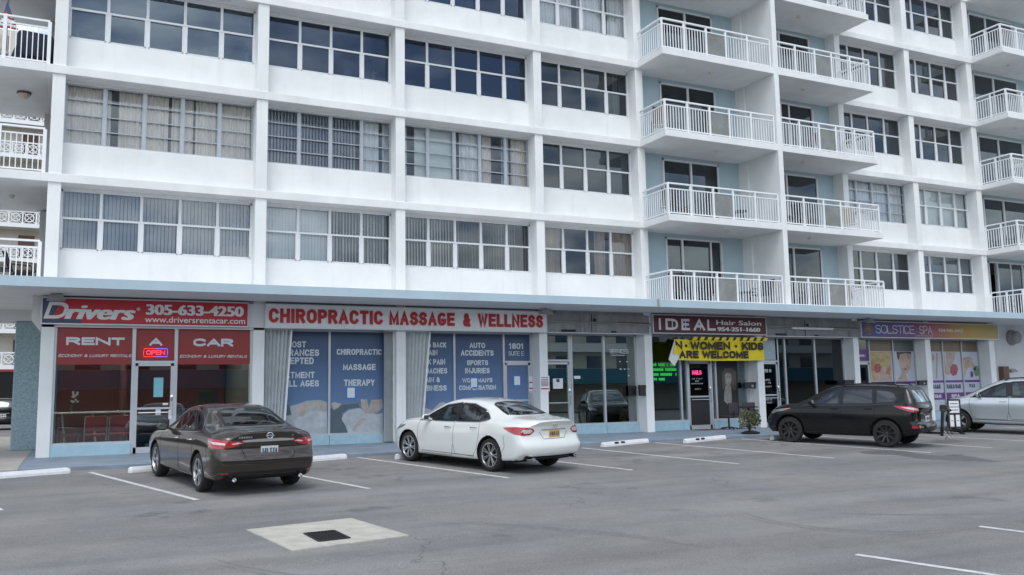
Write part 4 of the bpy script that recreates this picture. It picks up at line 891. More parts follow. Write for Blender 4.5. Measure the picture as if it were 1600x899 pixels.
# exhaust hood and electrical box at the right end
o = empty('exhaust_fan', (36.0,1.0,3.44), label='round grey exhaust hood on the white wall at the right end of the shops', cat='exhaust fan')
T = Matrix.Rotation(R(90),4,'X')
mb = MB(); mb.lathe([(.30,0),(.30,.12),(.26,.16),(.26,.30),(.2,.36),(0,.36)],24,T); mb.build('hood', M['pipe'], o, True); mb = MB(); mb.lathe([(.33,0),(.33,.05),(.28,.07)],24,T); mb.build('flange', M['board'], o, True)
o = empty('electrical_box', (35.2,.98,1.55), label='brown electrical box with a conduit on the white wall behind the silver car', cat='electrical box')
MB().cbox(-.2,.16,-.22,0,-.2,.66,.01).build('cabinet', M['wood'], o); mb = MB(); mb.tube([(.16,-.1,.55),(.8,-.05,.52),(.95,-.05,.45)],.025); mb.cbox(.5,.75,-.1,0,.42,.56,.01); mb.build('conduit', M['pipe'], o)
# ------------------------------------------------------------------ things on the walk and in the shops
def seat_chair(x, y, rz, label):
    o = empty('waiting_chair', (x,y,.13), rz, label=label, cat='chair', group='dark waiting chairs outside the salon')
    MB().cbox(-.22,.22,-.22,.2,.40,.46,.03).build('seat', M['purplefab'], o, True)
    mb = MB(); mb.cbox(-.22,.22,.17,.23,.52,.88,.03); mb.build('backrest', M['purplefab'], o, True)
    mb = MB(); mb.tube([(0,0,.06),(0,0,.40)], .03); mb.tube([(0,.12,.42),(0,.22,.45),(0,.24,.6)], .02)
    mb.build('post', M['blackmetal'], o, True)
    mb = MB()
    for k in range(5): a = 2*math.pi*k/5; mb.tube([(0,0,.09),(.27*math.cos(a),.27*math.sin(a),.05)], .018, 6)
    mb.build('base', M['blackplastic'], o)
    for k in range(5):
        a = 2*math.pi*k/5; mb = MB(); mb.tube([(.27*math.cos(a)-.012,.27*math.sin(a),.03),(.27*math.cos(a)+.012,.27*math.sin(a),.03)], .03, 8); mb.build('caster', M['blackplastic'], o)
seat_chair(19.45,-.30,R(190),'dark rolling chair by the salon door, left of the two'); seat_chair(20.1,-.42,R(165),'dark rolling chair beside the potted plant')
o = empty('pedestal_table', (18.40,-2.50,.105), label='black round pedestal table behind the potted plant outside the salon', cat='table')
mb = MB(); mb.lathe([(0,.78),(.30,.78),(.30,.81),(0,.81)],24); mb.build('tabletop', M['blackmetal'], o, True); mb = MB(); mb.tube([(0,0,.03),(0,0,.78)],.03); mb.build('post', M['blackmetal'], o, True)
mb = MB(); mb.lathe([(0,0),(.24,0),(.22,.03),(.05,.06),(0,.06)],20); mb.build('base', M['blackmetal'], o, True)
o = empty('potted_plant', (18.25,-2.72,.105), label='half dry potted plant in a low dark pot on the walk near the black car', cat='plant')
mb = MB(); mb.lathe([(0,0),(.26,0),(.28,.05),(.22,.07),(.12,.10),(0,.10)],20); mb.build('pot', M['blackplastic'], o, True)
mb = MB(); mb.tube([(0,0,.08),(.01,0,.25),(-.02,.02,.45)],.02,6); mb.build('stem', M['wood'], o, True)
for nm, mt, n, sd in (('foliage','leaf',420,3),('dry_foliage','leafdry',330,5)):
    rng = random.Random(sd); mb = MB()
    for i in range(n):
        a = rng.uniform(0,6.28); r = .27*rng.random()**.5; z = .24+.48*rng.random(); r *= 1-.45*abs(z-.42)/.4
        c = Vector((r*math.cos(a)+(.10 if mt == 'leaf' else -.14), r*math.sin(a), z)); d = Vector((rng.uniform(-1,1),rng.uniform(-1,1),rng.uniform(-.6,1))).normalized(); u = d.cross(Vector((rng.random(),rng.random(),.3))).normalized(); l = rng.uniform(.03,.06)
        mb.add([c-d*l, c+u*l*.4, c+d*l, c-u*l*.4], [(0,1,2,3)])
    mb.build(nm, M[mt], o, fix=False)
MB().box(18.5,19.4,-.35,.3,.13,.148).build('m', M['wood']).name = 'door_mat'
dm = bpy.data.objects['door_mat']; tag(dm, 'brown door mat in front of the salon door', 'door mat')
# interior of the rental office
def red_chair(x, y, rz, label):
    o = empty('red_chair', (x,y,.14), rz, label=label, cat='chair', group='red chairs inside the rental office')
    MB().cbox(-.23,.23,-.23,.23,.42,.48,.02).build('seat', M['chairred'], o); MB().cbox(-.23,.23,.2,.25,.55,.92,.02).build('backrest', M['chairred'], o)
    for s_ in (-1,1):
        mb = MB(); mb.tube([(.25*s_,.24,.9),(.25*s_,.24,.02),(.25*s_,-.24,.02),(.25*s_,-.24,.62),(.25*s_,.22,.64)],.012,6); mb.build('leg', M['chrome'], o, True)
red_chair(.52,1.0,R(180),'red chair with chrome legs behind the left office window, middle of the row'); red_chair(1.08,1.05,R(180),'red chair with chrome legs nearest the office door'); red_chair(-.05,1.5,R(80),'red chair turned sideways under the office table')
o = empty('office_table', (.35,1.8,.14), label='long office table with slanted chrome legs behind the left rental window', cat='table')
MB().cbox(-.9,1.0,-.4,.4,.98,1.02,.01).build('tabletop', M['greysign'], o)
for x in (-.6,.1,.85):
    mb = MB(); mb.bar((x,-.3,.98),(x+.12,-.3,0),.05,.05); mb.build('leg', M['chrome'], o)
o = empty('flower_vase', (-.02,1.65,1.16), label='small vase of white flowers on the office table', cat='vase')
mb = MB(); mb.lathe([(0,0),(.05,0),(.06,.08),(.035,.16),(.04,.18)],14); mb.build('vase', M['blackplastic'], o, True); mb = MB(); rng = random.Random(2)
for i in range(16):
    c = Vector((rng.uniform(-.06,.12),rng.uniform(-.05,.05),rng.uniform(.25,.52)))
    for k in range(3): a = rng.uniform(0,3); mb.add([c+Vector((.035*math.cos(a),.01,.035*math.sin(a))), c+Vector((-.03*math.sin(a),.0,.03*math.cos(a))), c-Vector((.035*math.cos(a),-.01,.035*math.sin(a))), c+Vector((.03*math.sin(a),.0,-.03*math.cos(a)))], [(0,1,2,3)])
mb.build('flowers', M['white'], o, fix=False)
o = empty('office_desk', (3.3,2.2,.14), label='dark reception desk behind the right rental window', cat='desk')
MB().cbox(-.7,.7,-.3,.4,0,1.05,.02).build('counter', M['navyfab'], o); MB().cbox(-.25,.3,-.1,-.05,1.1,1.5,.01).build('monitor', M['blackplastic'], o)
o = empty('dark_armchair', (1.75,1.1,.14), label='dark armchair just inside the rental office door', cat='chair')
MB().cbox(-.4,.4,-.35,.35,.1,.45,.08).build('seat', M['navyfab'], o, True); MB().cbox(-.4,.4,.2,.42,.4,.9,.09).build('backrest', M['navyfab'], o, True)
for s_ in (-1,1): MB().cbox(.34*s_-.09,.34*s_+.09,-.35,.35,.3,.62,.06).build('armrest', M['navyfab'], o, True)
for x, y, lb in ((-.1,2.4,'ceiling panel light inside the rental office, left'),(2.6,2.4,'ceiling panel light inside the rental office, right')):
    o = empty('ceiling_panel_light', (x,y,3.55), label=lb, cat='ceiling light'); MB().box(-.3,.3,-.6,.6,0,.05).build('housing', M['greysign'], o); MB().box(-.27,.27,-.57,.57,-.01,-.002).build('diffuser', emis('office light', (1,.85,.6), 22.0) if 'ol' not in M else M['ol'], o)
# boxes left inside the empty services shop
o = empty('cardboard_box', (14.75,1.6,.14), label='brown cardboard box on the floor of the empty services shop', cat='box'); MB().cbox(-.2,.2,-.15,.15,0,.75,.01).build('body', M['cream'], o); MB().box(-.2,.2,-.158,-.152,.3,.5).build('label_strip', M['paper'], o)
o = empty('metal_trestle', (15.1,1.7,.14), label='pair of thin metal posts standing inside the empty services shop', cat='stand'); mb = MB(); mb.tube([(-.2,0,0),(-.2,0,1.1)],.025); mb.tube([(.2,0,0),(.2,0,1.1)],.025); mb.tube([(-.2,0,1.0),(.2,0,1.0)],.02); mb.build('frame', M['chrome'], o)
o = empty('tool_chest', (14.3,2.2,.14), label='dark tool chest inside the empty services shop', cat='chest'); MB().cbox(-.35,.35,-.3,.3,0,1.0,.03).build('body', M['blackplastic'], o); MB().cbox(-.3,.3,-.2,.2,1.0,1.35,.08).build('lid', M['navyfab'], o, True)

# ------------------------------------------------------------------ balcony furniture
def bal_chair(x, y, zf, rz, mt, label, frame='blackmetal'):
    o = empty('balcony_chair', (x,y,zf), rz, label=label, cat='chair', group='chairs on the balconies')
    mb = MB(); mb.add([(-.24,-.24,.42),(.24,-.24,.42),(.24,.22,.39),(-.24,.22,.39)],[(0,1,2,3)]); mb.build('seat', M[mt], o, fix=False)
    mb = MB(); mb.add([(-.24,.22,.41),(.24,.22,.41),(.24,.40,.95),(-.24,.40,.95)],[(0,1,2,3)]); mb.build('backrest', M[mt], o, fix=False)
    for s_ in (-1,1):
        mb = MB(); mb.tube([(.25*s_,.42,.97),(.25*s_,.22,.40),(.25*s_,-.26,.43),(.25*s_,-.28,0)],.014,6); mb.tube([(.25*s_,.18,.4),(.25*s_,.30,0)],.014,6); mb.tube([(.25*s_,-.26,.43),(.25*s_,-.22,.64),(.25*s_,.28,.66)],.014,6); mb.build('leg', M[frame], o, True)
def bal_table(x, y, zf, label, r=.3, h=.5, mt='blackmetal'):
    o = empty('balcony_table', (x,y,zf), label=label, cat='table', group='small tables on the balconies')
    mb = MB(); mb.lathe([(0,h-.02),(r,h-.02),(r,h),(0,h)],20); mb.build('tabletop', M[mt], o)
    for k in range(3): a = 2.1*k; mb = MB(); mb.tube([(r*.5*math.cos(a),r*.5*math.sin(a),h-.02),(r*.8*math.cos(a),r*.8*math.sin(a),0)],.013,6); mb.build('leg', M[mt], o)
z1_ = 4.167; z2_ = S[1]+TH; z3_ = S[2]+TH; z4_ = S[3]+TH
bal_chair(17.25,-.75,z1_,R(140),'purplefab','dark chair at the left end of the lowest balcony, left of the divider'); bal_chair(19.1,-.45,z1_,R(95),'purplefab','brown sling chair behind the smoked panel of the lowest balcony')
bal_table(20.1,-.7,z1_,'small black table on the lowest balcony near the divider'); bal_chair(20.65,-.8,z1_,R(-80),'navyfab','black reclined chair beside the divider on the lowest balcony')
bal_chair(17.15,-.6,z2_,R(150),'purplefab','dark folding chair at the left corner of the second balcony'); bal_table(17.6,-.8,z2_,'small dark plant table at the left corner of the second balcony',.2,.4,'wood')
bal_table(19.9,-.8,z2_,'low table on the second balcony near its divider',.28,.45); bal_chair(17.0,-.5,z3_,R(150),'wood','brown chair at the left corner of the third balcony')
bal_table(22.3,-.8,z2_,'dark low table on the second balcony right of the divider',.45,.42); bal_chair(23.0,-.5,z2_,R(120),'navyfab','dark lounge chair on the second balcony right of the divider')
bal_chair(24.9,-.7,z1_,R(100),'creamfab','pale chair at the right end of the lowest balcony right of the divider','rail'); bal_chair(25.3,-.6,z2_,R(110),'creamfab','pale chair at the right end of the second balcony','rail')
bal_chair(34.2,-.7,z1_,R(160),'purplefab','dark chair on the lowest balcony at the right edge'); bal_chair(34.4,-.7,z2_,R(160),'purplefab','dark chair on the second balcony at the right edge'); bal_table(34.9,-.8,z3_,'white round table on the third balcony at the right edge',.35,.8,'rail')
bal_chair(24.2,-.7,z3_,R(100),'wood','brown chair behind the smoked panel of the third balcony right of the divider')
# keepsakes standing behind the top windows
def ornament(x, z, kind, label):
    o = empty(kind, (x,.82,z), label=label, cat='ornament')
    if kind == 'rag_doll':
        mb = MB(); mb.lathe([(.0,0),(.17,0),(.12,.16),(.05,.26),(0,.27)],14); mb.build('dress', M['dollred'], o, True); mb = MB(); mb.lathe([(0,.25),(.06,.28),(.085,.35),(.06,.42),(0,.44)],12); mb.build('head', M['creamfab'], o, True); mb = MB(); mb.tube([(-.17,0,.2),(0,0,.22),(.17,0,.2)],.03,6); mb.build('arms', M['dollred'], o, True)
    elif kind == 'figurine':
        mb = MB(); mb.tube([(0,0,0),(.01,0,.2),(-.02,0,.36),(.02,0,.5)],[.06,.045,.06,.02],8); mb.tube([(-.01,0,.36),(.10,0,.44),(.2,0,.38)],[.04,.03,.015],6); mb.build('body', M['paper'], o, True)
    else:
        mb = MB(); mb.lathe([(0,0),(.10,0),(.10,.02),(.02,.04),(.02,.22)],14); mb.build('foot', M['paper'], o, True); mb = MB(); mb.lathe([(.16,.20),(.09,.42)],16); mb.build('shade', M['paper'], o, True)
M['dollred'] = mat('doll red', (.40,.10,.10), .8, var=.2)
s3_ = S[3]-1.60
ornament(2.9,s3_,'rag_doll','rag doll in a red dress behind the top left window row'); ornament(-.25,s3_,'figurine','white figurine behind the leftmost pane of the top window row'); ornament(4.0,s3_,'figurine','white figurine behind the last pane of the top left window')
ornament(6.85,s3_,'table_lamp','small white lamp behind the third pane of the top window right of the first bay'); ornament(7.65,s3_,'figurine','white figurine behind the last pane of the top window right of the first bay')
ornament(2.6,S[1]-1.60,'table_lamp','white lamp behind the blinds of the lowest left window'); ornament(3.9,S[1]-1.60,'table_lamp','white lamp at the right end of the lowest left window')
# left gallery: armchairs, flag
o = empty('navy_armchair', (-1.25,1.2,z3_), R(190), label='big dark navy armchair on the top gallery behind the railing', cat='armchair')
MB().cbox(-.42,.42,-.38,.3,.12,.48,.1).build('seat', M['navyfab'], o, True); MB().cbox(-.42,.42,.18,.45,.4,1.08,.12).build('backrest', M['navyfab'], o, True)
for s_ in (-1,1): MB().cbox(.36*s_-.1,.36*s_+.1,-.4,.35,.3,.68,.08).build('armrest', M['navyfab'], o, True)
o = empty('cream_chair', (-2.0,1.0,z3_), R(175), label='cream cushioned chair on the top gallery at the left edge', cat='chair')
MB().cbox(-.25,.25,-.25,.25,.38,.46,.03).build('seat', M['creamfab'], o, True); MB().cbox(-.25,.25,.2,.3,.45,.85,.04).build('backrest', M['creamfab'], o, True)
for sx in (-1,1):
    for sy in (-1,1): mb = MB(); mb.tube([(.2*sx,.2*sy,.38),(.22*sx,.22*sy,0)],.018); mb.build('leg', M['wood'], o)
o = empty('brown_armchair', (-2.75,1.0,z3_), R(180), label='brown chair cut by the left edge of the photo on the top gallery', cat='armchair')
MB().cbox(-.3,.3,-.3,.3,.1,.45,.05).build('seat', M['wood'], o, True); MB().cbox(-.3,.3,.2,.35,.4,.95,.06).build('backrest', M['wood'], o, True)
o = empty('flag', (-1.80,.4,z3_+.35), label='small stars and stripes flag on a stick on the top gallery', cat='flag')
mb = MB(); mb.tube([(0,0,0),(0,0,1.32)],.012,6); mb.build('pole', M['wood'], o)
M['flagred'] = mat('flag red', (.30,.07,.08), .8, var=.1); M['flagblue'] = mat('flag blue', (.06,.08,.22), .8, var=.1)
def fpt(u, v): return (-.16*(1-v)+.42*u*(1-v)-.02, .03*math.sin(u*9+v*2), .55+v*.75-.08*u*v)
for nm, mt, rows in (('red_stripes','flagred',(0,2,4,6)),('white_stripes','paper',(1,3,5))):
    mb = MB()
    for k in rows: 
        for j in range(6): a, b = j/6, (j+1)/6; mb.add([fpt(a,k/7*.6),fpt(b,k/7*.6),fpt(b,(k+1)/7*.6),fpt(a,(k+1)/7*.6)], [(0,1,2,3)])
    mb.build(nm, M[mt], o, fix=False)
mb = MB(); mb.add([fpt(0,.6),fpt(.5,.6),fpt(1,.6),fpt(1,.98),fpt(.5,.98),fpt(0,.98)], [(0,1,4,5),(1,2,3,4)]); mb.build('blue_field', M['flagblue'], o, fix=False)
bal_chair(-1.25,.9,z1_,R(100),'purplefab','dark folding chair on the lowest gallery at the left edge'); bal_table(-1.85,1.0,z1_,'dark low table on the lowest gallery at the left edge',.4,.5)
# ------------------------------------------------------------------ the wing across the courtyard (left edge of the view)
cw = empty('courtyard_building', (-12,52,0), label='distant cream building with white breeze block railings seen past the left corner', cat='building')
def cx(x): return x+12
MB().box(-20,34,0,10,0,30).build('wall', M['cream'], cw)
for i in range(9):
    zf = 4.08+i*2.63; mb = MB(); mb.box(-20,34,-1.4,0,zf-.2,zf); mb.build('walkway', M['cream'], cw)
    mb = MB(); mb.box(-20,34,-1.42,-1.32,zf-.2,zf+.12); mb.box(-20,34,-1.42,-1.32,zf+.95,zf+1.05)
    x = -9.
    while x < 12:
        mb.box(x-.05,x+.05,-1.4,-1.34,zf+.12,zf+.95); c_ = x+.45
        mb.tube([(c_+.30*math.cos(a*.5236),-1.37,zf+.53+.30*math.sin(a*.5236)) for a in range(13)],.05,4,False); mb.bar((x+.05,-1.37,zf+.14),(x+.85,-1.37,zf+.93),.05,.05); mb.bar((x+.05,-1.37,zf+.93),(x+.85,-1.37,zf+.14),.05,.05); x += .9
    mb.build('breeze_block_railing', M['rail'], cw)
    for x in (-4.5,3.2,7.8): 
        MB().box(x,x+1.1,-.05,.02,zf,zf+2.05).build('door', M['wood'] if x > 5 else M['gframe'], cw); MB().box(x+1.6,x+3.0,-.05,.02,zf+.9,zf+2.0).build('window', M['glassd'], cw)
MB().box(-20,34,-1.45,.3,.0,3.86).build('garage_shade', M['darkvoid'], cw); MB().box(-20,34,-1.5,-1.3,3.70,3.879).build('red_beam', M['redvinyl'], cw)  # solid near-black box paints the shade inside the garage, under a red beam
#@@PART4
# ------------------------------------------------------------------ vehicles
def pchip(pts):
    xs = [p[0] for p in pts]; ys = [p[1] for p in pts]; n = len(xs); h = [xs[i+1]-xs[i] for i in range(n-1)]; dl = [(ys[i+1]-ys[i])/h[i] for i in range(n-1)]; d = [0]*n
    for i in range(1, n-1):
        if dl[i-1]*dl[i] > 0: w1 = 2*h[i]+h[i-1]; w2 = h[i]+2*h[i-1]; d[i] = (w1+w2)/(w1/dl[i-1]+w2/dl[i])
    d[0] = dl[0]; d[-1] = dl[-1]
    def f(x):
        if x <= xs[0]: return ys[0]
        if x >= xs[-1]: return ys[-1]
        i = 0
        while x > xs[i+1]: i += 1
        t = (x-xs[i])/h[i]; return ys[i]*(1+2*t)*(1-t)**2+h[i]*d[i]*t*(1-t)**2+ys[i+1]*t*t*(3-2*t)+h[i]*d[i+1]*t*t*(t-1)
    return f
def crom(p, n):
    out = []
    for i in range(len(p)-1):
        p0 = p[i-1] if i else p[0]*2-p[1]; p1 = p[i]; p2 = p[i+1]; p3 = p[i+2] if i+2 < len(p) else p[-1]*2-p[-2]
        # tangents limited so that tight corners do not overshoot
        m1 = (p2-p0)*.5; m2 = (p3-p1)*.5; L = (p2-p1).length
        if m1.length > L*1.2: m1 = m1.normalized()*L*1.2
        if m2.length > L*1.2: m2 = m2.normalized()*L*1.2
        for k in range(n):
            t = k/n; out.append(p1*(1+2*t)*(1-t)**2+m1*t*(1-t)**2+p2*t*t*(3-2*t)+m2*t*t*(t-1))
    out.append(p[-1]); return out
M['cglass'] = glassmat('car glass', (.30,.36,.34), ior=1.5); M['cglassd'] = glassmat('dark car glass', (.10,.105,.11), (.55,.58,.6), ior=1.5)
M['cglasse'] = glassmat('dark reflecting car glass', (.10,.105,.11), (.8,.85,.9), k=2.8)
M['frit'] = mat('black window border', (.008,.008,.009), .25, var=.05); M['seat'] = mat('car seat', (.07,.065,.06), .8, var=.1); M['seatb'] = mat('tan car seat', (.16,.13,.10), .8, var=.1)
M['mirrorg'] = mat('mirror glass', (.12,.14,.15), .08, metal=.6, var=.05)
M['gap'] = mat('panel gap', (.004,.004,.004), .9, var=.05)
M['trim'] = mat('black exterior trim', (.018,.018,.02), .45, var=.1)
M['lampred'] = mat('red lamp lens', (.38,.008,.018), .08, var=.15, scale=18, coat=1); M['lampclear'] = mat('clear lamp lens', (.62,.52,.52), .08, var=.25, scale=25, coat=1)
M['lampamber'] = mat('amber lamp lens', (.55,.16,.02), .1, var=.1, coat=1); M['headlamp'] = mat('headlamp', (.30,.32,.34), .08, metal=.5, var=.3, scale=20, coat=1)
M['alloy'] = mat('alloy wheel', (.50,.51,.53), .25, metal=.9, var=.05); M['blackalloy'] = mat('black alloy wheel', (.014,.014,.015), .3, var=.1, coat=.3); M['wheelback'] = mat('wheel recess shade', (.03,.03,.032), .8, var=.2)
M['plate_fl'] = mat('pale green plate', (.50,.58,.56), .5, var=.2, scale=30); M['plate_or'] = mat('orange plate', (.60,.36,.10), .5, var=.15, scale=30)

def make_car(name, label, c, paint, glass='cglassd', rim='alloy', seat='seat', group=None):
    """car space: x runs from the rear bumper (0) to the front (L), y to the left, z up; c holds the curves"""
    L, Wd = c['L'], c['W']; f = {k: pchip(v) for k, v in c['curves'].items()}
    er, ef = c.get('endr', .5), c.get('endf', .6)
    def plan(s):
        t = max(0, 1-s/er); u = max(0, 1-(L-s)/ef); return (1-c['taper'][0]*t**2.4)*(1-c['taper'][1]*u**2.4)
    offr = pchip(c['rear']); 
    offf = pchip(c['front'])
    st = []
    N = 110
    for i in range(N+1):
        t = i/N; st.append((L*(t-.155*math.sin(2*math.pi*t)/ (1) * .6), 1.0))
    st = [(0, k/9) for k in range(0, 9)] + st + [(L, 1-k/9) for k in range(1, 10)]
    rings = []
    for s, q in st:
        pl = plan(s); zb = f['zb'](s); zs = f['zs'](s); zt = f['zt'](s); w = Wd*pl; ws = f['ws'](s)*pl; wt = f['wt'](s)*pl; ze = min(zt-.012, f['ze'](s)) if 'ze' in f else zt-.07; ze = max(ze, zs+.004); zt = max(zt, ze+.006); zm = c.get('zm', .6)
        zm = min(zm, zs-.12); zm = max(zm, zb+.16)
        P = [(0,zb),(w*.80,zb),(w*.945,zb+.05),(w*.985,zb+.14),(w,zm),(w*.992,zm+(zs-zm)*.62),(ws,zs),(ws*.42+wt*.58+.012,zs*.42+ze*.58),(wt,ze),(wt*.86,ze+(zt-ze)*.55),(wt*.5,ze+(zt-ze)*.90),(0,zt)]
        pts = crom([Vector((a, b)) for a, b in P], 5); ring = []
        for p in pts:
            y, z = p.x*q, p.y
            k = max(0, 1-s/.55)**2; dx = (offr(z)+c.get('bow_r', .10)*(y/Wd)**2)*k
            k2 = max(0, 1-(L-s)/.6)**2; dx -= (offf(z)+c.get('bow_f', .22)*(y/Wd)**2)*k2
            ring.append((s+dx, y, z))
        rings.append(ring)
    n = len(rings[0]); bm = bmesh.new(); VL = [[bm.verts.new(p) for p in r] for r in rings]; VR = [[bm.verts.new((p[0],-p[1],p[2])) for p in r] for r in rings]
    for i in range(len(rings)-1):
        for j in range(n-1):
            bm.faces.new((VL[i][j], VL[i][j+1], VL[i+1][j+1], VL[i+1][j])); bm.faces.new((VR[i][j], VR[i+1][j], VR[i+1][j+1], VR[i][j+1]))
    bmesh.ops.remove_doubles(bm, verts=bm.verts[:], dist=.0006); bmesh.ops.dissolve_degenerate(bm, edges=bm.edges[:], dist=.0004)
    bmesh.ops.holes_fill(bm, edges=[e for e in bm.edges if len(e.link_faces) == 1], sides=0)
    bmesh.ops.recalc_face_normals(bm, faces=bm.faces[:])
    me = bpy.data.meshes.new('body'); bm.to_mesh(me); bm.free()
    body = bpy.data.objects.new('body', me); COL.objects.link(body)
    me.materials.append(paint); me.materials.append(M['darkvoid'])
    full = bmesh.new(); full.from_mesh(me); bvh = BVHTree.FromBMesh(full); full.free()
    # wheel wells
    cut = MB(); RW = c['rw']
    for sx in c['axles']:
        for sg in (-1, 1):
            T = Matrix.Translation((sx, sg*(Wd-.30), RW)) @ Matrix.Rotation(R(90)*-sg, 4, 'X'); A = RW+c.get('arch', .055)
            cut.lathe([(0,0),(A,0),(A,.6),(0,.6)], 48, T)
    co = cut.build('cutter', M['darkvoid']); bmx = bmesh.new(); bmx.from_mesh(co.data); bmesh.ops.remove_doubles(bmx, verts=bmx.verts[:], dist=1e-4); bmesh.ops.recalc_face_normals(bmx, faces=bmx.faces[:]); bmx.to_mesh(co.data); bmx.free()
    md = body.modifiers.new('b', 'BOOLEAN'); md.object = co; md.operation = 'DIFFERENCE'; md.solver = 'EXACT'
    for st_ in range(3):
        md.use_self = st_ == 1; md.use_hole_tolerant = st_ == 2
        dg = bpy.context.evaluated_depsgraph_get(); dg.update(); me2 = bpy.data.meshes.new_from_object(body.evaluated_get(dg))
        zmax = max((v.co.z for v in me2.vertices), default=0); print('BOOL', name, st_, len(me2.polygons), zmax)
        if len(me2.polygons) > 3000 and zmax > 1.4: break
    body.modifiers.clear(); body.data = me2; bpy.data.meshes.remove(me); me2.name = 'body'
    bpy.data.objects.remove(co)
    while len(me2.materials) < 2: me2.materials.append(M['darkvoid'])
    me2.materials[0] = paint; me2.materials[1] = M['darkvoid']
    root = empty(name, label=label, cat=c['cat'], group=group)
    # --- patches: figures laid on the body surface
    def ray(kind, a, b):
        if kind == 'L': o, d = Vector((a, 3, b)), Vector((0,-1,0))
        elif kind == 'R': o, d = Vector((a, -3, b)), Vector((0,1,0))
        elif kind == 'T': o, d = Vector((a, b, 4)), Vector((0,0,-1))
        elif kind == 'B': o, d = Vector((-3, a, b)), Vector((1,0,0))       # seen from behind: a = y
        elif kind == 'F': o, d = Vector((L+3, a, b)), Vector((-1,0,0))
        elif kind in ('CL', 'CR'):                                          # round the rear corner: a = angle in degrees from straight behind
            an = R(a); sg = 1 if kind == 'CL' else -1; dv = Vector((-math.cos(an), sg*math.sin(an), 0)); o = Vector((1.2, 0, b))+dv*4; d = -dv
        else:                                                               # DL, DR: round the front corner
            an = R(a); sg = 1 if kind == 'DL' else -1; dv = Vector((math.cos(an), sg*math.sin(an), 0)); o = Vector((L-1.3, 0, b))+dv*4; d = -dv
        h = bvh.ray_cast(o, d)
        if h[0] is None: h = bvh.find_nearest(o+d*3); 
        nn = h[1]
        if nn.dot(d) > 0: nn = -nn
        return h[0], nn
    def dens(poly, step):
        out = []
        for i in range(len(poly)):
            a = Vector(poly[i]); b = Vector(poly[(i+1) % len(poly)]); k = max(1, int((b-a).length/step)); out += [a.lerp(b, j/k) for j in range(k)]
        return out
    def inside(p, poly):
        x, y = p; r = False; j = len(poly)-1
        for i in range(len(poly)):
            if (poly[i][1] > y) != (poly[j][1] > y) and x < (poly[j][0]-poly[i][0])*(y-poly[i][1])/(poly[j][1]-poly[i][1])+poly[i][0]: r = not r
            j = i
        return r
    def patch(nm, kind, poly, mt, off=.003, parent=None, step=.045, curve=0, add=None):
        k = 50. if kind[0] in 'CD' and len(kind) == 2 else 1.     # degrees are scaled so that steps stay alike
        pl = [Vector((p[0]/k, p[1])) for p in poly]
        if curve: pl = [Vector(p) for p in blob([(p.x, p.y) for p in pl], curve)]
        bd = dens(pl, step); nb = len(bd); pts = list(bd)
        x0 = min(p.x for p in bd); x1 = max(p.x for p in bd); y0 = min(p.y for p in bd); y1 = max(p.y for p in bd)
        gx = x0+step*.5
        while gx < x1:
            gy = y0+step*.5
            while gy < y1:
                if inside((gx, gy), bd) and min((Vector((gx,gy))-q).length for q in bd) > step*.45: pts.append(Vector((gx, gy)))
                gy += step
            gx += step
        r = delaunay_2d_cdt(pts, [], [list(range(nb))], 1, 1e-5); vs = []
        for v in r[0]:
            h, nn = ray(kind, v.x*k, v.y); vs.append(h+nn*off)
        if add is not None: add.add(vs, [list(q) for q in r[2]]); return None, bd
        mb = MB(); mb.add(vs, [list(q) for q in r[2]])
        o = mb.build(nm, M[mt] if isinstance(mt, str) else mt, parent or root, True, 60, fix=True); return o, bd
    def ribbon(mb, kind, pts, wd, off=.004, closed=False):
        k = 50. if kind[0] in 'CD' and len(kind) == 2 else 1.
        pl = [Vector((p[0]/k, p[1])) for p in pts]
        if closed: pl = dens(pl, .05)
        else:
            o2 = []
            for a, b in zip(pl, pl[1:]): q = max(1, int((b-a).length/.05)); o2 += [a.lerp(b, j/q) for j in range(q)]
            pl = o2+[pl[-1]]
        vs = []; n_ = len(pl)
        for i, p in enumerate(pl):
            a = pl[i-1] if closed or i else p; b = pl[(i+1) % n_] if closed or i < n_-1 else p; d = (b-a)
            d = d.normalized() if d.length > 1e-6 else Vector((1,0)); nn = Vector((-d.y, d.x))*wd/2
            for q in (p-nn, p+nn):
                h, no = ray(kind, q.x*k, q.y); vs.append(h+no*off)
        mb.add(vs, [(2*i, 2*((i+1) % n_), 2*((i+1) % n_)+1, 2*i+1) for i in range(n_ if closed else n_-1)])
    # --- glass: open the shell, lay panes over the openings
    holes = []
    wins = c['windows']
    for nm, kind, poly in wins:
        ks = [kind] if kind != 'S' else ['L', 'R']
        for k in ks:
            o, bd = patch(nm, k, poly, glass, off=.0005, curve=c.get('wcurve', 4)); holes.append((k, bd))
            mb = MB(); ribbon(mb, k, bd, c.get('frit', .05), .0025, True); mb.build('border', M['frit'], o, True, fix=False)
    bmx = bmesh.new(); bmx.from_mesh(me2); dead = []
    for fc in bmx.faces:
        ct = fc.calc_center_median(); nn = fc.normal
        for k, bd in holes:
            if k in 'LR' and (ct.y > 0) == (k == 'L') and abs(ct.y) > .3 and ct.z > .7 and abs(nn.y) > .35: p = (ct.x, ct.z)
            elif k == 'T' and nn.z > .15 and ct.z > .8: p = (ct.x, ct.y)
            elif k == 'B' and nn.x < -.2 and ct.x < L*.4: p = (ct.y, ct.z)
            else: continue
            if inside(p, bd): dead.append(fc); break
    wells = [(sx, RW) for sx in c['axles']]
    for fc in bmx.faces:
        ct = fc.calc_center_median(); fc.material_index = 0
        for sx, rz in wells:
            rr = math.hypot(ct.x-sx, ct.z-rz)
            if abs(rr-(RW+c.get('arch', .055))) < .004 or (rr < RW+.05 and abs(ct.y) < Wd-.25): fc.material_index = 1
        if fc.normal.z < -.8 and ct.z < .5: fc.material_index = 1
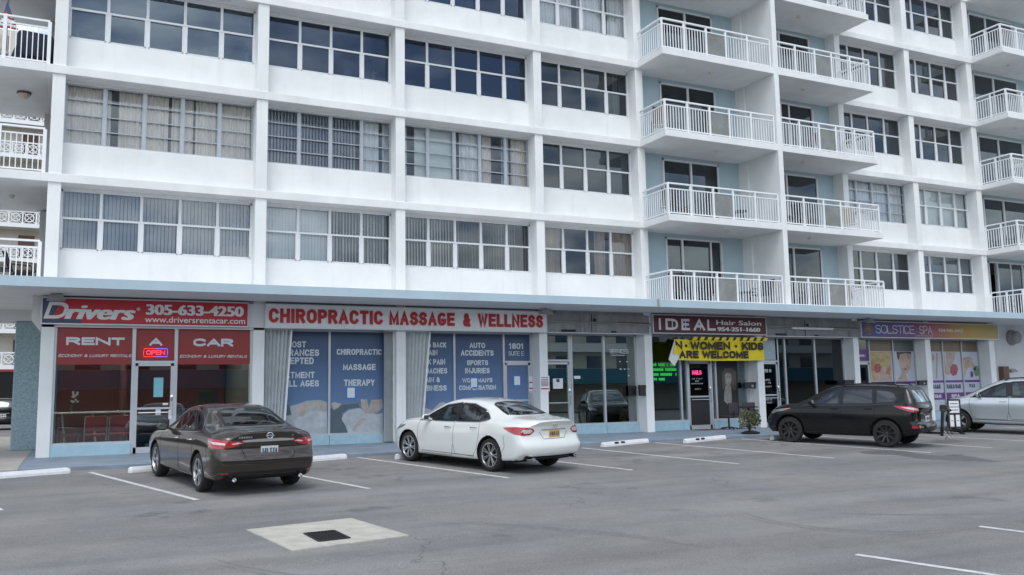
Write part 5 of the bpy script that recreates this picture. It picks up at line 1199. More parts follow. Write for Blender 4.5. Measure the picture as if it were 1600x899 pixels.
    bmesh.ops.delete(bmx, geom=list(set(dead)), context='FACES'); bmx.to_mesh(me2); bmx.free()
    me2.polygons.foreach_set('use_smooth', [True]*len(me2.polygons)); me2.set_sharp_from_angle(angle=R(38)); body.parent = root
    # --- cabin
    cb = c['cabin']; mb = MB(); mb.box(cb[0], cb[1], -Wd+.16, Wd-.16, .42, cb[2]); mb.build('cabin_floor', M['darkvoid'], root)
    mb = MB()
    for sx, hz in c['seats']:
        for sy in (-.38, .38):
            mb.cbox(sx-.08, sx+.10, sy-.23, sy+.23, .55, hz, .06); mb.cbox(sx-.13, sx-.02, sy-.13, sy+.13, hz+.03, hz+.22, .05); mb.box(sx-.06, sx-.05, sy-.05, sy+.05, hz-.02, hz+.05)
    mb.build('seat', M[seat], root, True, fix=False)
    dx = c['dash']; mb = MB(); mb.cbox(dx-.15, dx+.45, -.7, .7, .7, c['dashz'], .06); mb.build('dashboard', M['trim'], root)
    mb = MB(); mb.tube([(dx-.30, .37+.17*math.cos(a*.524), c['dashz']-.02+.17*math.sin(a*.524)) for a in range(13)], .016, 6, False); mb.build('steering_wheel', M['trim'], root, True)
    # --- lamps, trims
    for li, (nm, kind, poly, mt) in enumerate(c.get('patches', [])):
        for k in ({'S': ['L','R'], 'C': ['CL','CR'], 'D': ['DL','DR']}.get(kind, [kind])):
            o, bd = patch(nm, k, poly, mt, off=.004+.0025*(nm == 'light_insert'), step=.04)
    for nm, kind, poly, mt, wd in c.get('ribbons', []):
        for k in ({'S': ['L','R'], 'C': ['CL','CR']}.get(kind, [kind])):
            mb = MB(); ribbon(mb, k, poly, wd, .004); mb.build(nm, M[mt] if isinstance(mt, str) else mt, root, True, fix=False)
    gp = MB()
    for kind, poly in c.get('gaps', []):
        for k in ({'S': ['L','R']}.get(kind, [kind])): ribbon(gp, k, poly, .009, .002)
    gp.build('panel_gap', M['gap'], root, fix=False)
    # --- handles and mirrors
    for hx, hz in c['handles']:
        for sg in ('L', 'R'):
            h, nn = ray(sg, hx, hz); y = h.y; s_ = 1 if sg == 'L' else -1; mb = MB()
            mb.tube([(hx-.10,y,hz),(hx-.085,y+.035*s_,hz),(hx+.085,y+.035*s_,hz),(hx+.10,y,hz)], .013, 8); mb.build('door_handle', M['chrome'] if c.get('chromeh') else paint, root, True)
    mx, mz = c['mirror']
    for s_ in (1, -1):
        h, nn = ray('L' if s_ > 0 else 'R', mx, mz-.03); y = abs(h.y); mb = MB(); bmq = bmesh.new(); bmesh.ops.create_uvsphere(bmq, u_segments=16, v_segments=10, radius=1)
        for v in bmq.verts: v.co = Vector((mx+v.co.x*.085*(1 if v.co.x > 0 else .35), s_*(y+.13+v.co.y*.11), mz+.05+v.co.z*.075))
        for i, v in enumerate(bmq.verts): v.index = i
        mb.add([v.co[:] for v in bmq.verts], [[v.index for v in q.verts] for q in bmq.faces]); bmq.free(); mb.bar((mx,s_*(y-.02),mz),(mx,s_*(y+.08),mz+.03), .07, .04); mo = mb.build('mirror', paint, root, True)
        mb = MB(); mb.add([(mx-.032,s_*(y+.05),mz),(mx-.032,s_*(y+.215),mz+.005),(mx-.032,s_*(y+.205),mz+.10),(mx-.032,s_*(y+.06),mz+.10)], [(0,1,2,3)]); mb.build('mirror_glass', M['mirrorg'], mo, fix=False)
    # --- wheels
    def wheel_meshes():
        ty = MB(); tw = c.get('tw', .22); r = RW; ri = c['rim']
        ty.lathe([(ri,-tw*.42),(ri+.01,-tw*.5),(r-.035,-tw*.5),(r-.01,-tw*.40),(r,-tw*.25),(r,tw*.25),(r-.01,tw*.40),(r-.035,tw*.5),(ri+.01,tw*.5),(ri,tw*.42)], 48)
        rm = MB(); o_ = tw*.46
        rm.lathe([(ri+.004,o_+.004),(ri-.012,o_+.006),(ri-.026,o_-.02),(ri-.026,o_-.045)], 48)
        ns = c['spokes']; dbl = c.get('double', False)
        for k in range(ns):
            for da in ((-.10, .10) if dbl else (0,)):
                a = 2*math.pi*k/ns; a2 = a+da*1.35; ww = c.get('spw', .045)
                p0 = Vector((math.cos(a+da*.2)*.05, math.sin(a+da*.2)*.05, o_-.035)); p1 = Vector((math.cos(a2)*(ri-.015), math.sin(a2)*(ri-.015), o_-.012)); rm.bar(p0, p1, ww, .03, (0,0,1))
        rm.lathe([(0,o_-.012),(.045,o_-.012),(.062,o_-.03),(.065,o_-.06)], 24)
        bk = MB(); bk.lathe([(ri-.022,o_-.044),(ri-.022,o_-.10),(0,o_-.10)], 32)  # barrel and backing behind the spokes, the wheel's inner shade put into their colour
        return ty, rm, bk
    ty, rm, bk = wheel_meshes(); proto = None
    for sx in c['axles']:
        for s_ in (1, -1):
            if proto is None:
                wh = ty.build('wheel', M['rubber'], root, True, 35); r_ = rm.build('rim', M[rim], wh, True, 35); b_ = bk.build('shade_backing', M['wheelback'], wh); proto = wh
            else: wh = copy_tree(proto, root)
            wh.location = (sx, s_*(Wd-.125), RW); wh.rotation_euler = (R(-90)*s_, random.uniform(0,1), 0)
    for px_, py_, pz_ in c.get('tips', []):
        mb = MB(); T = Matrix.Translation((px_, py_, pz_)) @ Matrix.Rotation(R(-90), 4, 'Y'); mb.lathe([(.036,-.2),(.036,.0),(.030,.0),(.030,-.1),(0,-.1)], 20, T); mb.build('exhaust_tip', M['chrome'], root, True)
    root['_ray'] = 0
    del root['_ray']
    return root, ray
CS_ = .955
def place(root, c, rl, heading, CS=.955):
    """rl: ground point under the left rear wheel; heading: direction the nose points (x, y)"""
    h = Vector((*heading, 0)).normalized(); slope = .0329; fwd = Vector((h.x, h.y, slope*h.y)).normalized(); up = Vector((0, -slope, 1)).normalized(); left = up.cross(fwd).normalized(); up = fwd.cross(left)
    Rm = Matrix((fwd, left, up)).transposed(); wl = Vector((c['axles'][0], c['W']-.125, 0)); o = Vector((rl[0], rl[1], gz(rl[1])+.006))-Rm @ (wl*CS)
    root.matrix_world = Matrix.Translation(o) @ Rm.to_4x4() @ Matrix.Scale(CS, 4)
def plate(root, ray, z, w_, h_, mt, text, tilt=0, extra=None, col='navy', y0=0):
    h, n = ray('B', y0, z); o = MB(); a = Vector((h.x-.012, y0, z)); dz = Vector((tilt, 0, 1)).normalized(); Y = Vector((0,-1,0)); X = Y.cross(dz)
    def P(u, v, d): return a+Y*(u*w_/2)+dz*(v*h_/2)-Vector((1,0,0))*d
    o.add([P(-1,-1,0),P(1,-1,0),P(1,1,0),P(-1,1,0),P(-1,-1,-.02),P(1,-1,-.02),P(1,1,-.02),P(-1,1,-.02)], [(0,1,2,3),(0,1,5,4),(1,2,6,5),(2,3,7,6),(3,0,4,7)]); ob = o.build('license_plate', M[mt], root)
    t = MB(); t.text(text, -.86, .86, -.5, .55, 0, .02, 0); vs = [P(v[0], v[2], .004) for v in t.v]; q = MB(); q.add(vs, t.f); q.build('plate_lettering', M[col], ob, fix=False)
def badge(root, ray, text, y0, y1, z0, z1, mt='chrome', ring=False):
    t = MB(); t.text(text, 0, 1, 0, 1, 0, .02, 0); vs = []
    for v in t.v:
        h, n = ray('B', y0+(y1-y0)*v[0], z0+(z1-z0)*v[2]); vs.append(h+n*.006)
    q = MB(); q.add(vs, t.f)
    return q.build('badge', M[mt], root, fix=False)
# ---- dark brown saloon
altima = dict(cat='car', L=4.875, W=.915, zm=.60, axles=(1.095,3.87), rw=.335, rim=.235, spokes=5, double=True, spw=.032, taper=(.13,.24), endr=.55, endf=.8, bow_r=.13,
  curves=dict(zb=[(0,.34),(.3,.24),(.8,.21),(2.4,.19),(4.2,.2),(4.7,.2),(4.875,.28)],
    zs=[(0,.90),(.15,.945),(.6,.985),(1.2,.995),(2.2,.96),(3.2,.925),(3.75,.90),(4.3,.84),(4.65,.74),(4.875,.56)],
    zt=[(0,1.035),(.08,1.065),(.3,1.085),(.60,1.105),(.85,1.20),(1.2,1.335),(1.6,1.435),(2.0,1.468),(2.35,1.472),(2.75,1.43),(3.1,1.315),(3.45,1.14),(3.66,1.035),(3.8,1.00),(4.25,.93),(4.6,.82),(4.8,.70),(4.875,.58)],
    ze=[(0,.985),(.3,1.05),(.60,1.075),(.85,1.15),(1.2,1.27),(1.6,1.365),(2.0,1.398),(2.35,1.40),(2.75,1.36),(3.1,1.25),(3.45,1.085),(3.66,.995),(3.8,.965),(4.25,.895),(4.6,.785),(4.8,.67),(4.875,.565)],
    ws=[(0,.80),(.4,.855),(1.1,.865),(2.4,.865),(3.4,.86),(3.9,.86),(4.5,.84),(4.875,.78)],
    wt=[(0,.62),(.5,.66),(.7,.62),(1.2,.565),(1.7,.56),(2.3,.565),(2.8,.58),(3.3,.63),(3.66,.70),(3.9,.74),(4.5,.70),(4.875,.60)]),
  rear=[(.15,.22),(.30,.10),(.42,.01),(.55,0),(.66,.02),(.72,.06),(.80,.075),(.92,.075),(1.0,.055),(1.06,.04),(1.5,.04)],
  front=[(.15,.14),(.35,.02),(.5,0),(.7,.08),(1.0,.2)],
  windows=[('side_window','S',[(3.36,.965),(3.05,1.155),(2.72,1.30),(2.32,1.345),(2.285,1.33),(2.27,.985)]),('side_window','S',[(2.20,.99),(2.205,1.33),(2.17,1.35),(1.8,1.315),(1.50,1.225),(1.475,1.02)]),('quarter_window','S',[(1.42,1.025),(1.43,1.19),(1.25,1.11),(1.13,1.04)]),
    ('rear_window','T',[(.70,0),(.715,.36),(.78,.53),(1.0,.525),(1.36,.475),(1.44,.36),(1.46,0),(1.44,-.36),(1.36,-.475),(1.0,-.525),(.78,-.53),(.715,-.36)]),('windshield','T',[(3.50,0),(3.47,.4),(3.36,.60),(3.15,.565),(2.86,.50),(2.80,.3),(2.79,0),(2.80,-.3),(2.86,-.50),(3.15,-.565),(3.36,-.60),(3.47,-.4)])],
  wcurve=0, cabin=(.75,3.6,.86), seats=[(2.05,1.05),(1.18,1.0)], dash=3.05, dashz=1.0, handles=[(2.42,.855),(1.55,.875)], mirror=(3.08,.97), chromeh=True,
  patches=[('taillight','C',[(20.5,.885),(24,.845),(31,.80),(40,.785),(47,.80),(52,.86),(56,.945),(50,.945),(42,.935),(33,.915),(26,.905)],'lampred'),('light_insert','C',[(35,.845),(45,.86),(51,.90),(42,.895),(35,.875)],'lampclear'),('light_insert','C',[(23,.872),(29,.85),(31,.865),(26,.887)],'lampclear'),
    ('chrome_strip','B',[(-.44,.885),(.44,.885),(.46,.915),(.2,.935),(-.2,.935),(-.46,.915)],'chrome'),('lower_valance','B',[(-.62,.30),(.62,.30),(.68,.36),(.55,.40),(-.55,.40),(-.68,.36)],'trim'),('reflector','C',[(32,.37),(38,.37),(38,.40),(32,.40)],'lampred'),('headlight','D',[(22,.62),(38,.66),(52,.76),(54,.80),(44,.78),(30,.72),(22,.69)],'headlamp'),('grille','F',[(-.4,.42),(.4,.42),(.5,.62),(.35,.72),(-.35,.72),(-.5,.62)],'trim')],
  ribbons=[('door_pillar','S',[(2.235,.985),(2.25,1.34)],'frit',.075),('chrome_surround','S',[(3.40,.95),(2.3,.968),(1.45,1.005),(1.10,1.03),(1.26,1.125),(1.46,1.23),(1.8,1.335),(2.2,1.372),(2.72,1.325),(3.05,1.18),(3.40,.955)],'chrome',.012),('bumper_crease','B',[(-.74,.545),(0,.53),(.74,.545)],'gap',.012)],
  gaps=[('S',[(3.42,.93),(3.50,.80),(3.47,.45),(3.38,.26),(2.3,.26),(2.25,.5),(2.235,.96)]),('S',[(2.235,.5),(2.20,.30),(1.60,.28),(1.48,.45),(1.40,.70),(1.40,1.0)]),('B',[(-.47,.83),(-.43,.62),(-.36,.585),(.36,.585),(.43,.62),(.47,.83)]),('S',[(.62,.80),(.58,.72),(.55,.60),(.50,.50),(.70,.42)])],
  tips=[(.10,.58,.27),(.10,-.58,.27)])
paintA = mat('dark brown car paint', (.052,.039,.033), .16, metal=.75, var=.03, scale=1, coat=1)
ca, ra = make_car('sedan', 'dark brown metallic sedan parked nose in before the red car rental sign', altima, paintA)
plate(ca, ra, .735, .30, .15, 'plate_fl', 'IJL Y74'); badge(ca, ra, 'ALTIMA', .52, .34, .952, .985); badge(ca, ra, 'S', -.40, -.44, .96, .985)
h, n_ = ra('B', 0, .985); mb = MB(); mb.tube([(h.x-.012, .055*math.cos(a*.314), .985+.048*math.sin(a*.314)) for a in range(21)], .008, 6, False); mb.bar((h.x-.014,-.075,.985),(h.x-.014,.075,.985), .008,.018); mb.build('emblem', M['chrome'], ca, True)
for s_ in (-1,1):
    mb = MB(); q = []
    for t in range(9): 
        z = .86-.22*t/8; hh, nn = ra('B', s_*(.50-.10*t/8), z); q.append(hh+nn*.006)
    mb.tube(q, [.014-.001*i for i in range(9)], 6); mb.build('trunk_edge', paintA, ca, True)
place(ca, altima, (2.03,-7.65), (-.17,.985), .975)
# ---- white saloon
m37 = dict(cat='car', L=4.945, W=.9225, zm=.58, axles=(1.12,4.02), rw=.345, rim=.25, spokes=7, double=True, spw=.026, taper=(.12,.24), endr=.6, endf=.8, bow_r=.16,
  curves=dict(zb=[(0,.36),(.3,.25),(.8,.20),(2.4,.17),(4.3,.18),(4.75,.2),(4.945,.3)],
    zs=[(0,.93),(.15,.965),(.5,.995),(1.0,1.02),(1.5,1.01),(2.2,.975),(3.2,.95),(3.75,.945),(4.1,.93),(4.45,.85),(4.75,.74),(4.945,.56)],
    zt=[(0,1.06),(.06,1.085),(.2,1.10),(.45,1.12),(.72,1.15),(1.0,1.255),(1.4,1.39),(1.8,1.472),(2.2,1.50),(2.55,1.495),(2.95,1.43),(3.3,1.30),(3.6,1.155),(3.82,1.06),(4.0,1.03),(4.35,.98),(4.65,.89),(4.85,.75),(4.945,.58)],
    ze=[(0,1.01),(.2,1.06),(.45,1.085),(.72,1.11),(1.0,1.195),(1.4,1.315),(1.8,1.395),(2.2,1.425),(2.55,1.42),(2.95,1.355),(3.3,1.235),(3.6,1.10),(3.82,1.02),(4.0,1.0),(4.35,.95),(4.65,.855),(4.85,.72),(4.945,.565)],
    ws=[(0,.80),(.4,.86),(1.1,.885),(1.7,.87),(2.6,.865),(3.4,.865),(4.0,.88),(4.5,.84),(4.945,.76)],
    wt=[(0,.60),(.5,.66),(.72,.63),(1.2,.565),(1.8,.555),(2.4,.56),(2.9,.58),(3.4,.63),(3.82,.72),(4.0,.74),(4.5,.68),(4.945,.55)]),
  rear=[(.15,.25),(.30,.12),(.42,.02),(.52,0),(.62,.02),(.70,.075),(.80,.09),(.95,.07),(1.04,.02),(1.08,.0),(1.5,.0)], front=[(.15,.14),(.35,.02),(.5,0),(.7,.06),(1.0,.2)],
  windows=[('side_window','S',[(3.58,.99),(3.25,1.16),(2.9,1.31),(2.52,1.375),(2.38,1.378),(2.36,1.0)]),('side_window','S',[(2.28,1.002),(2.30,1.378),(1.95,1.355),(1.62,1.28),(1.50,1.235),(1.47,1.03)]),('quarter_window','S',[(1.43,1.035),(1.455,1.21),(1.33,1.15),(1.22,1.08),(1.26,1.05)]),
    ('rear_window','T',[(.80,0),(.82,.36),(.90,.555),(1.08,.53),(1.42,.465),(1.52,.35),(1.55,0),(1.52,-.35),(1.42,-.465),(1.08,-.53),(.90,-.555),(.82,-.36)]),('windshield','T',[(3.68,0),(3.64,.42),(3.52,.62),(3.3,.575),(3.02,.51),(2.96,.3),(2.94,0),(2.96,-.3),(3.02,-.51),(3.3,-.575),(3.52,-.62),(3.64,-.42)])],
  wcurve=0, cabin=(.85,3.75,.88), seats=[(2.15,1.08),(1.3,1.03)], dash=3.2, dashz=1.04, handles=[(2.52,.87),(1.62,.895)], mirror=(3.24,1.0), chromeh=True,
  patches=[('taillight','C',[(26,.87),(31,.79),(38,.78),(46,.805),(53,.86),(60,.93),(54,.945),(45,.955),(36,.95),(28,.92)],'lampred'),('light_insert','C',[(28,.875),(31,.825),(37,.82),(40,.85),(38,.90),(31,.91)],'lampclear'),('chrome_strip','B',[(-.36,.875),(.36,.875),(.34,.90),(-.34,.90)],'chrome'),('headlight','D',[(30,.68),(44,.70),(58,.80),(62,.86),(50,.83),(36,.77)],'headlamp'),('grille','F',[(-.35,.45),(.35,.45),(.45,.60),(.3,.70),(-.3,.70),(-.45,.60)],'trim'),('lower_valance','B',[(-.60,.28),(.60,.28),(.62,.33),(-.62,.33)],'trim')],
  ribbons=[('door_pillar','S',[(2.32,1.0),(2.345,1.378)],'frit',.085),('chrome_surround','S',[(3.64,.97),(2.4,.982),(1.45,1.012),(1.22,1.045),(1.17,1.075),(1.30,1.165),(1.48,1.26),(1.62,1.305),(1.95,1.382),(2.4,1.405),(2.9,1.335),(3.25,1.185),(3.64,.975)],'chrome',.014),('sill_crease','S',[(3.5,.30),(1.6,.29)],'gap',.010)],
  gaps=[('S',[(3.60,.95),(3.66,.80),(3.63,.45),(3.52,.25),(2.4,.25),(2.34,.5),(2.32,.98)]),('S',[(2.33,.5),(2.28,.30),(1.66,.28),(1.54,.45),(1.46,.70),(1.44,1.0)]),('B',[(-.40,.85),(-.30,.70),(.30,.70),(.40,.85)]),('S',[(.66,.78),(.62,.55),(.72,.40)])],
  tips=[(.06,.60,.30),(.06,-.60,.30)])
paintW = mat('pearl white car paint', (.70,.72,.70), .25, var=.02, scale=1, coat=1)
cw_, rw_ = make_car('sedan', 'white sedan parked nose in before the chiropractic shop with an orange license plate', m37, paintW, glass='cglass', seat='seatb')
plate(cw_, rw_, .80, .30, .15, 'plate_or', 'FKR 52', col='navy')
h, n_ = rw_('B', 0, .985); mb = MB(); mb.tube([(h.x-.012, .062*math.cos(a*.314), .975+.032*math.sin(a*.314)) for a in range(21)], .007, 6, False); mb.bar((h.x-.014,-.03,.952),(h.x-.014,0,.99),.006,.012); mb.bar((h.x-.014,.03,.952),(h.x-.014,0,.99),.006,.012); mb.build('emblem', M['chrome'], cw_, True)
place(cw_, m37, (7.63,-7.28), (-.275,.961))
# ---- black small SUV
esc = dict(cat='car', L=4.50, W=.915, zm=.72, axles=(.93,3.62), rw=.365, rim=.255, spokes=9, spw=.045, taper=(.10,.22), endr=.5, endf=.8, bow_r=.12, arch=.075,
  curves=dict(zb=[(0,.42),(.3,.34),(.8,.28),(2.4,.26),(3.9,.28),(4.35,.28),(4.50,.36)],
    zs=[(0,.97),(.1,1.05),(.3,1.10),(.8,1.13),(1.4,1.10),(2.2,1.07),(3.1,1.04),(3.55,1.03),(3.95,.98),(4.25,.90),(4.5,.66)],
    zt=[(0,1.03),(.06,1.10),(.12,1.19),(.2,1.32),(.3,1.47),(.40,1.595),(.46,1.635),(.7,1.655),(1.2,1.68),(1.8,1.685),(2.3,1.65),(2.65,1.55),(2.95,1.40),(3.25,1.235),(3.45,1.14),(3.6,1.105),(3.95,1.06),(4.25,.97),(4.42,.84),(4.5,.68)],
    ze=[(0,1.0),(.06,1.06),(.12,1.14),(.2,1.27),(.3,1.42),(.40,1.535),(.46,1.57),(.7,1.59),(1.2,1.61),(1.8,1.615),(2.3,1.58),(2.65,1.48),(2.95,1.335),(3.25,1.175),(3.45,1.09),(3.6,1.07),(3.95,1.02),(4.25,.93),(4.42,.80),(4.5,.665)],
    ws=[(0,.80),(.3,.855),(.9,.875),(2,.87),(3.2,.87),(3.8,.87),(4.3,.82),(4.5,.76)], wt=[(0,.72),(.12,.72),(.3,.66),(.46,.63),(1.0,.61),(1.8,.61),(2.4,.62),(2.95,.67),(3.45,.74),(3.7,.76),(4.2,.72),(4.5,.62)]),
  rear=[(.25,.16),(.42,.04),(.52,0),(.62,.02),(.70,.10),(.85,.11),(1.0,.08),(1.08,.03),(1.2,0),(1.8,0)], front=[(.2,.14),(.4,.02),(.6,0),(.8,.06),(1.1,.2)],
  windows=[('side_window','S',[(3.18,1.10),(2.95,1.235),(2.62,1.42),(2.30,1.525),(2.22,1.54),(2.18,1.115)]),('side_window','S',[(2.10,1.12),(2.12,1.545),(1.75,1.56),(1.30,1.55),(1.24,1.15)]),('quarter_window','S',[(1.18,1.155),(1.22,1.545),(.85,1.51),(.72,1.45),(.62,1.30),(.72,1.20)]),
    ('rear_window','B',[(-.64,1.19),(.64,1.19),(.58,1.36),(.54,1.52),(.4,1.55),(-.4,1.55),(-.54,1.52),(-.58,1.36)]),('windshield','T',[(3.36,0),(3.32,.45),(3.20,.64),(2.95,.60),(2.62,.54),(2.54,.3),(2.52,0),(2.54,-.3),(2.62,-.54),(2.95,-.60),(3.20,-.64),(3.32,-.45)])],
  wcurve=0, cabin=(.35,3.35,1.02), seats=[(1.95,1.18),(1.05,1.15)], dash=2.85, dashz=1.14, handles=[(2.32,1.0),(1.38,1.02)], mirror=(2.92,1.12),
  patches=[('taillight','C',[(30,.97),(36,.94),(46,.98),(56,1.06),(61,1.12),(52,1.115),(42,1.10),(33,1.06)],'lampred'),('light_insert','C',[(31,1.0),(40,1.01),(48,1.05),(53,1.09),(42,1.075),(33,1.045)],'lampclear'),('reflector','C',[(33,.53),(43,.53),(43,.60),(33,.60)],'lampred'),('headlight','D',[(28,.80),(44,.82),(58,.92),(64,.98),(52,.95),(34,.89)],'headlamp'),('marker_light','D',[(56,.90),(66,.96),(68,.99),(58,.95)],'lampamber'),
    ('grille','F',[(-.5,.62),(.5,.62),(.55,.80),(.4,.86),(-.4,.86),(-.55,.80)],'trim'),('lower_valance','B',[(-.7,.40),(.7,.40),(.72,.52),(-.72,.52)],'trim'),('chrome_strip','B',[(-.30,.86),(.30,.86),(.28,.90),(-.28,.90)],'chrome')],
  ribbons=[('sill_trim','S',[(3.1,.36),(1.45,.35)],'trim',.14),('door_pillar','S',[(2.14,1.115),(2.17,1.545)],'frit',.09),('window_trim','S',[(3.25,1.07),(2.2,1.085),(1.2,1.125),(.68,1.17)],'trim',.03)],
  gaps=[('S',[(3.22,1.06),(3.26,.9),(3.20,.55),(3.08,.42),(2.2,.42),(2.14,.7),(2.14,1.1)]),('S',[(2.14,.7),(2.1,.45),(1.5,.42),(1.36,.6),(1.22,.85),(1.20,1.14)])], tips=[])
paintB = mat('black car paint', (.006,.006,.007), .14, var=.03, scale=1, coat=.25, spec=.3)
ce, re_ = make_car('suv', 'black compact SUV with black wheels and a bicycle carrier on its hitch', esc, paintB, rim='blackalloy', glass='cglasse')
for s_ in (1,-1):
    mb = MB(); mb.tube([(2.15,s_*.60,1.60),(2.05,s_*.60,1.665),(1.3,s_*.595,1.715),(.75,s_*.60,1.69),(.62,s_*.61,1.625)], .018, 8); mb.build('roof_rail', M['chrome'] if False else M['blackmetal'], ce, True)
plate(ce, re_, .76, .30, .15, 'paper', 'H7R 4Q'); badge(ce, re_, 'ESCAPE', .55, .38, .90, .93)
place(ce, esc, (18.89,-7.17), (-.40,.917))
# bicycle carrier folded up on the hitch
hc = empty('bicycle_carrier', label='folded black bicycle carrier on the hitch of the black SUV', cat='bike rack')
mb = MB(); mb.bar((.25,0,.38),(-.32,0,.38),.06,.06); mb.build('hitch_bar', M['blackmetal'], hc)
mb = MB(); mb.bar((-.36,0,.30),(-.42,0,1.12),.07,.06); mb.build('mast', M['blackmetal'], hc)
for yy in (-.28,.28):
    mb = MB(); mb.tube([(-.40,yy*.2,.42),(-.46,yy,.55),(-.48,yy,1.02)],.035,8); mb.tube([(-.48,yy-.14,.98),(-.50,yy+.14,1.0)],.045,8); mb.build('tray', M['blackplastic'], hc, True)
mb = MB(); mb.tube([(-.42,0,.98),(-.50,.02,1.12),(-.56,.05,.85)],.03,8); mb.cbox(-.55,-.36,-.13,.13,.98,1.14,.03); mb.build('clamp_arm', M['blackplastic'], hc)
mb = MB(); mb.tube([(-.48,-.2,.42),(-.55,-.25,.30),(-.52,-.2,.22),(-.44,-.15,.28)],.02,6); mb.tube([(-.48,.2,.45),(-.56,.25,.33),(-.5,.2,.25)],.02,6); mb.build('strap', M['pipe'], hc, True)
hc.matrix_world = ce.matrix_world @ Matrix.Translation((.12,0,0))
# ---- silver large SUV at the right edge
ml = dict(cat='car', L=4.78, W=.955, zm=.75, axles=(.96,3.875), rw=.37, rim=.25, spokes=5, spw=.07, taper=(.10,.20), endr=.5, endf=.8, arch=.06,
  curves=dict(zb=[(0,.45),(.3,.36),(.8,.30),(2.4,.28),(4.2,.3),(4.6,.3),(4.78,.4)],
    zs=[(0,1.0),(.2,1.10),(.8,1.13),(1.6,1.13),(2.6,1.12),(3.4,1.11),(3.7,1.10),(4.2,1.05),(4.55,.95),(4.78,.70)],
    zt=[(0,1.05),(.06,1.14),(.15,1.32),(.28,1.55),(.4,1.70),(.55,1.74),(1.0,1.79),(1.7,1.815),(2.3,1.79),(2.7,1.71),(3.0,1.585),(3.3,1.43),(3.6,1.265),(3.78,1.19),(4.2,1.135),(4.5,1.05),(4.7,.90),(4.78,.72)],
    ze=[(0,1.02),(.06,1.09),(.15,1.26),(.28,1.49),(.4,1.63),(.55,1.67),(1.0,1.715),(1.7,1.74),(2.3,1.715),(2.7,1.63),(3.0,1.51),(3.3,1.36),(3.6,1.21),(3.78,1.15),(4.2,1.09),(4.5,1.0),(4.7,.86),(4.78,.705)],
    ws=[(0,.84),(.4,.90),(2,.915),(3.6,.905),(4.2,.88),(4.78,.80)], wt=[(0,.74),(.3,.70),(.55,.66),(1.2,.64),(2.3,.645),(2.9,.68),(3.5,.76),(3.8,.80),(4.4,.75),(4.78,.65)]),
  rear=[(.25,.12),(.45,.02),(.6,0),(.75,.06),(1.0,.06),(1.2,0),(1.8,0)], front=[(.2,.12),(.4,.02),(.6,0),(.8,.05),(1.1,.16)],
  windows=[('side_window','S',[(3.42,1.18),(3.2,1.30),(2.85,1.49),(2.50,1.62),(2.44,1.63),(2.40,1.19)]),('side_window','S',[(2.26,1.19),(2.29,1.65),(1.85,1.675),(1.32,1.66),(1.28,1.19)]),('quarter_window','S',[(1.20,1.195),(1.23,1.655),(.75,1.61),(.62,1.50),(.56,1.25)]),
    ('rear_window','B',[(-.66,1.2),(.66,1.2),(.56,1.58),(-.56,1.58)]),('windshield','T',[(3.58,0),(3.54,.45),(3.4,.70),(3.1,.64),(2.8,.56),(2.7,.3),(2.68,0),(2.7,-.3),(2.8,-.56),(3.1,-.64),(3.4,-.70),(3.54,-.45)])],
  wcurve=0, cabin=(.35,3.6,1.05), seats=[(2.1,1.25),(1.2,1.22)], dash=3.05, dashz=1.2, handles=[(2.52,1.04),(1.42,1.05)], mirror=(3.22,1.2), chromeh=True,
  patches=[('taillight','C',[(32,.95),(50,.98),(56,1.1),(40,1.12),(32,1.08)],'lampred'),('headlight','D',[(28,.80),(44,.82),(58,.92),(62,1.0),(48,.98),(32,.92)],'headlamp'),('grille','F',[(-.45,.62),(.45,.62),(.5,.88),(-.5,.88)],'trim')],
  ribbons=[('sill_trim','S',[(3.45,.40),(1.5,.38)],'trim',.11),('chrome_sill','S',[(3.45,.335),(1.5,.315)],'chrome',.03),('door_pillar','S',[(2.33,1.19),(2.365,1.65)],'frit',.14),('door_pillar','S',[(1.24,1.195),(1.275,1.66)],'frit',.09),('window_trim','S',[(3.5,1.155),(2.3,1.165),(.6,1.19)],'trim',.022)],
  gaps=[('S',[(3.50,1.12),(3.52,.95),(3.46,.6),(3.36,.46),(2.42,.46),(2.36,.7),(2.35,1.17)]),('S',[(2.36,.7),(2.3,.48),(1.6,.46),(1.44,.65),(1.27,.9),(1.24,1.17)])], tips=[])
_q = lambda s: s if s <= 3.875 else 3.875+(s-3.875)*.76
ml['L'] = _q(4.78); ml['curves'] = {k: [(_q(a), b) for a, b in v] for k, v in ml['curves'].items()}
paintS = mat('silver car paint', (.56,.60,.63), .26, metal=.6, var=.02, scale=1, coat=1)
cs, rs_ = make_car('suv', 'silver SUV cut by the right edge of the photo, parked before the spa', ml, paintS, glass='cglass', rim='alloy')
for s_ in (1,-1):
    mb = MB(); mb.tube([(2.5,s_*.64,1.715),(2.35,s_*.64,1.775),(1.5,s_*.635,1.83),(.8,s_*.64,1.79),(.65,s_*.65,1.72)], .018, 8); mb.build('roof_rail', M['blackmetal'], cs, True)
mb = MB(); mb.box(2.52,2.80,.60,.61,1.22,1.50); mb.build('teal_panel', M['teal'], cs)  # plain teal panel standing inside the front left window
hd = Vector((-.36,.933)).normalized(); rl = Vector((25.22,-4.45))-hd*(3.875-.96)*CS_
place(cs, ml, (rl.x,rl.y), hd)
# ---- distant dark car under the far wing, seen past the corner: a copy of the brown saloon's shape
far = copy_tree(ce); tag(far, 'distant dark car parked before the far cream wing at the left edge of the photo', 'car')
far.matrix_world = Matrix.Translation((-3.3, 30.2, gz(-3))) @ Matrix.Rotation(R(90), 4, 'Z')
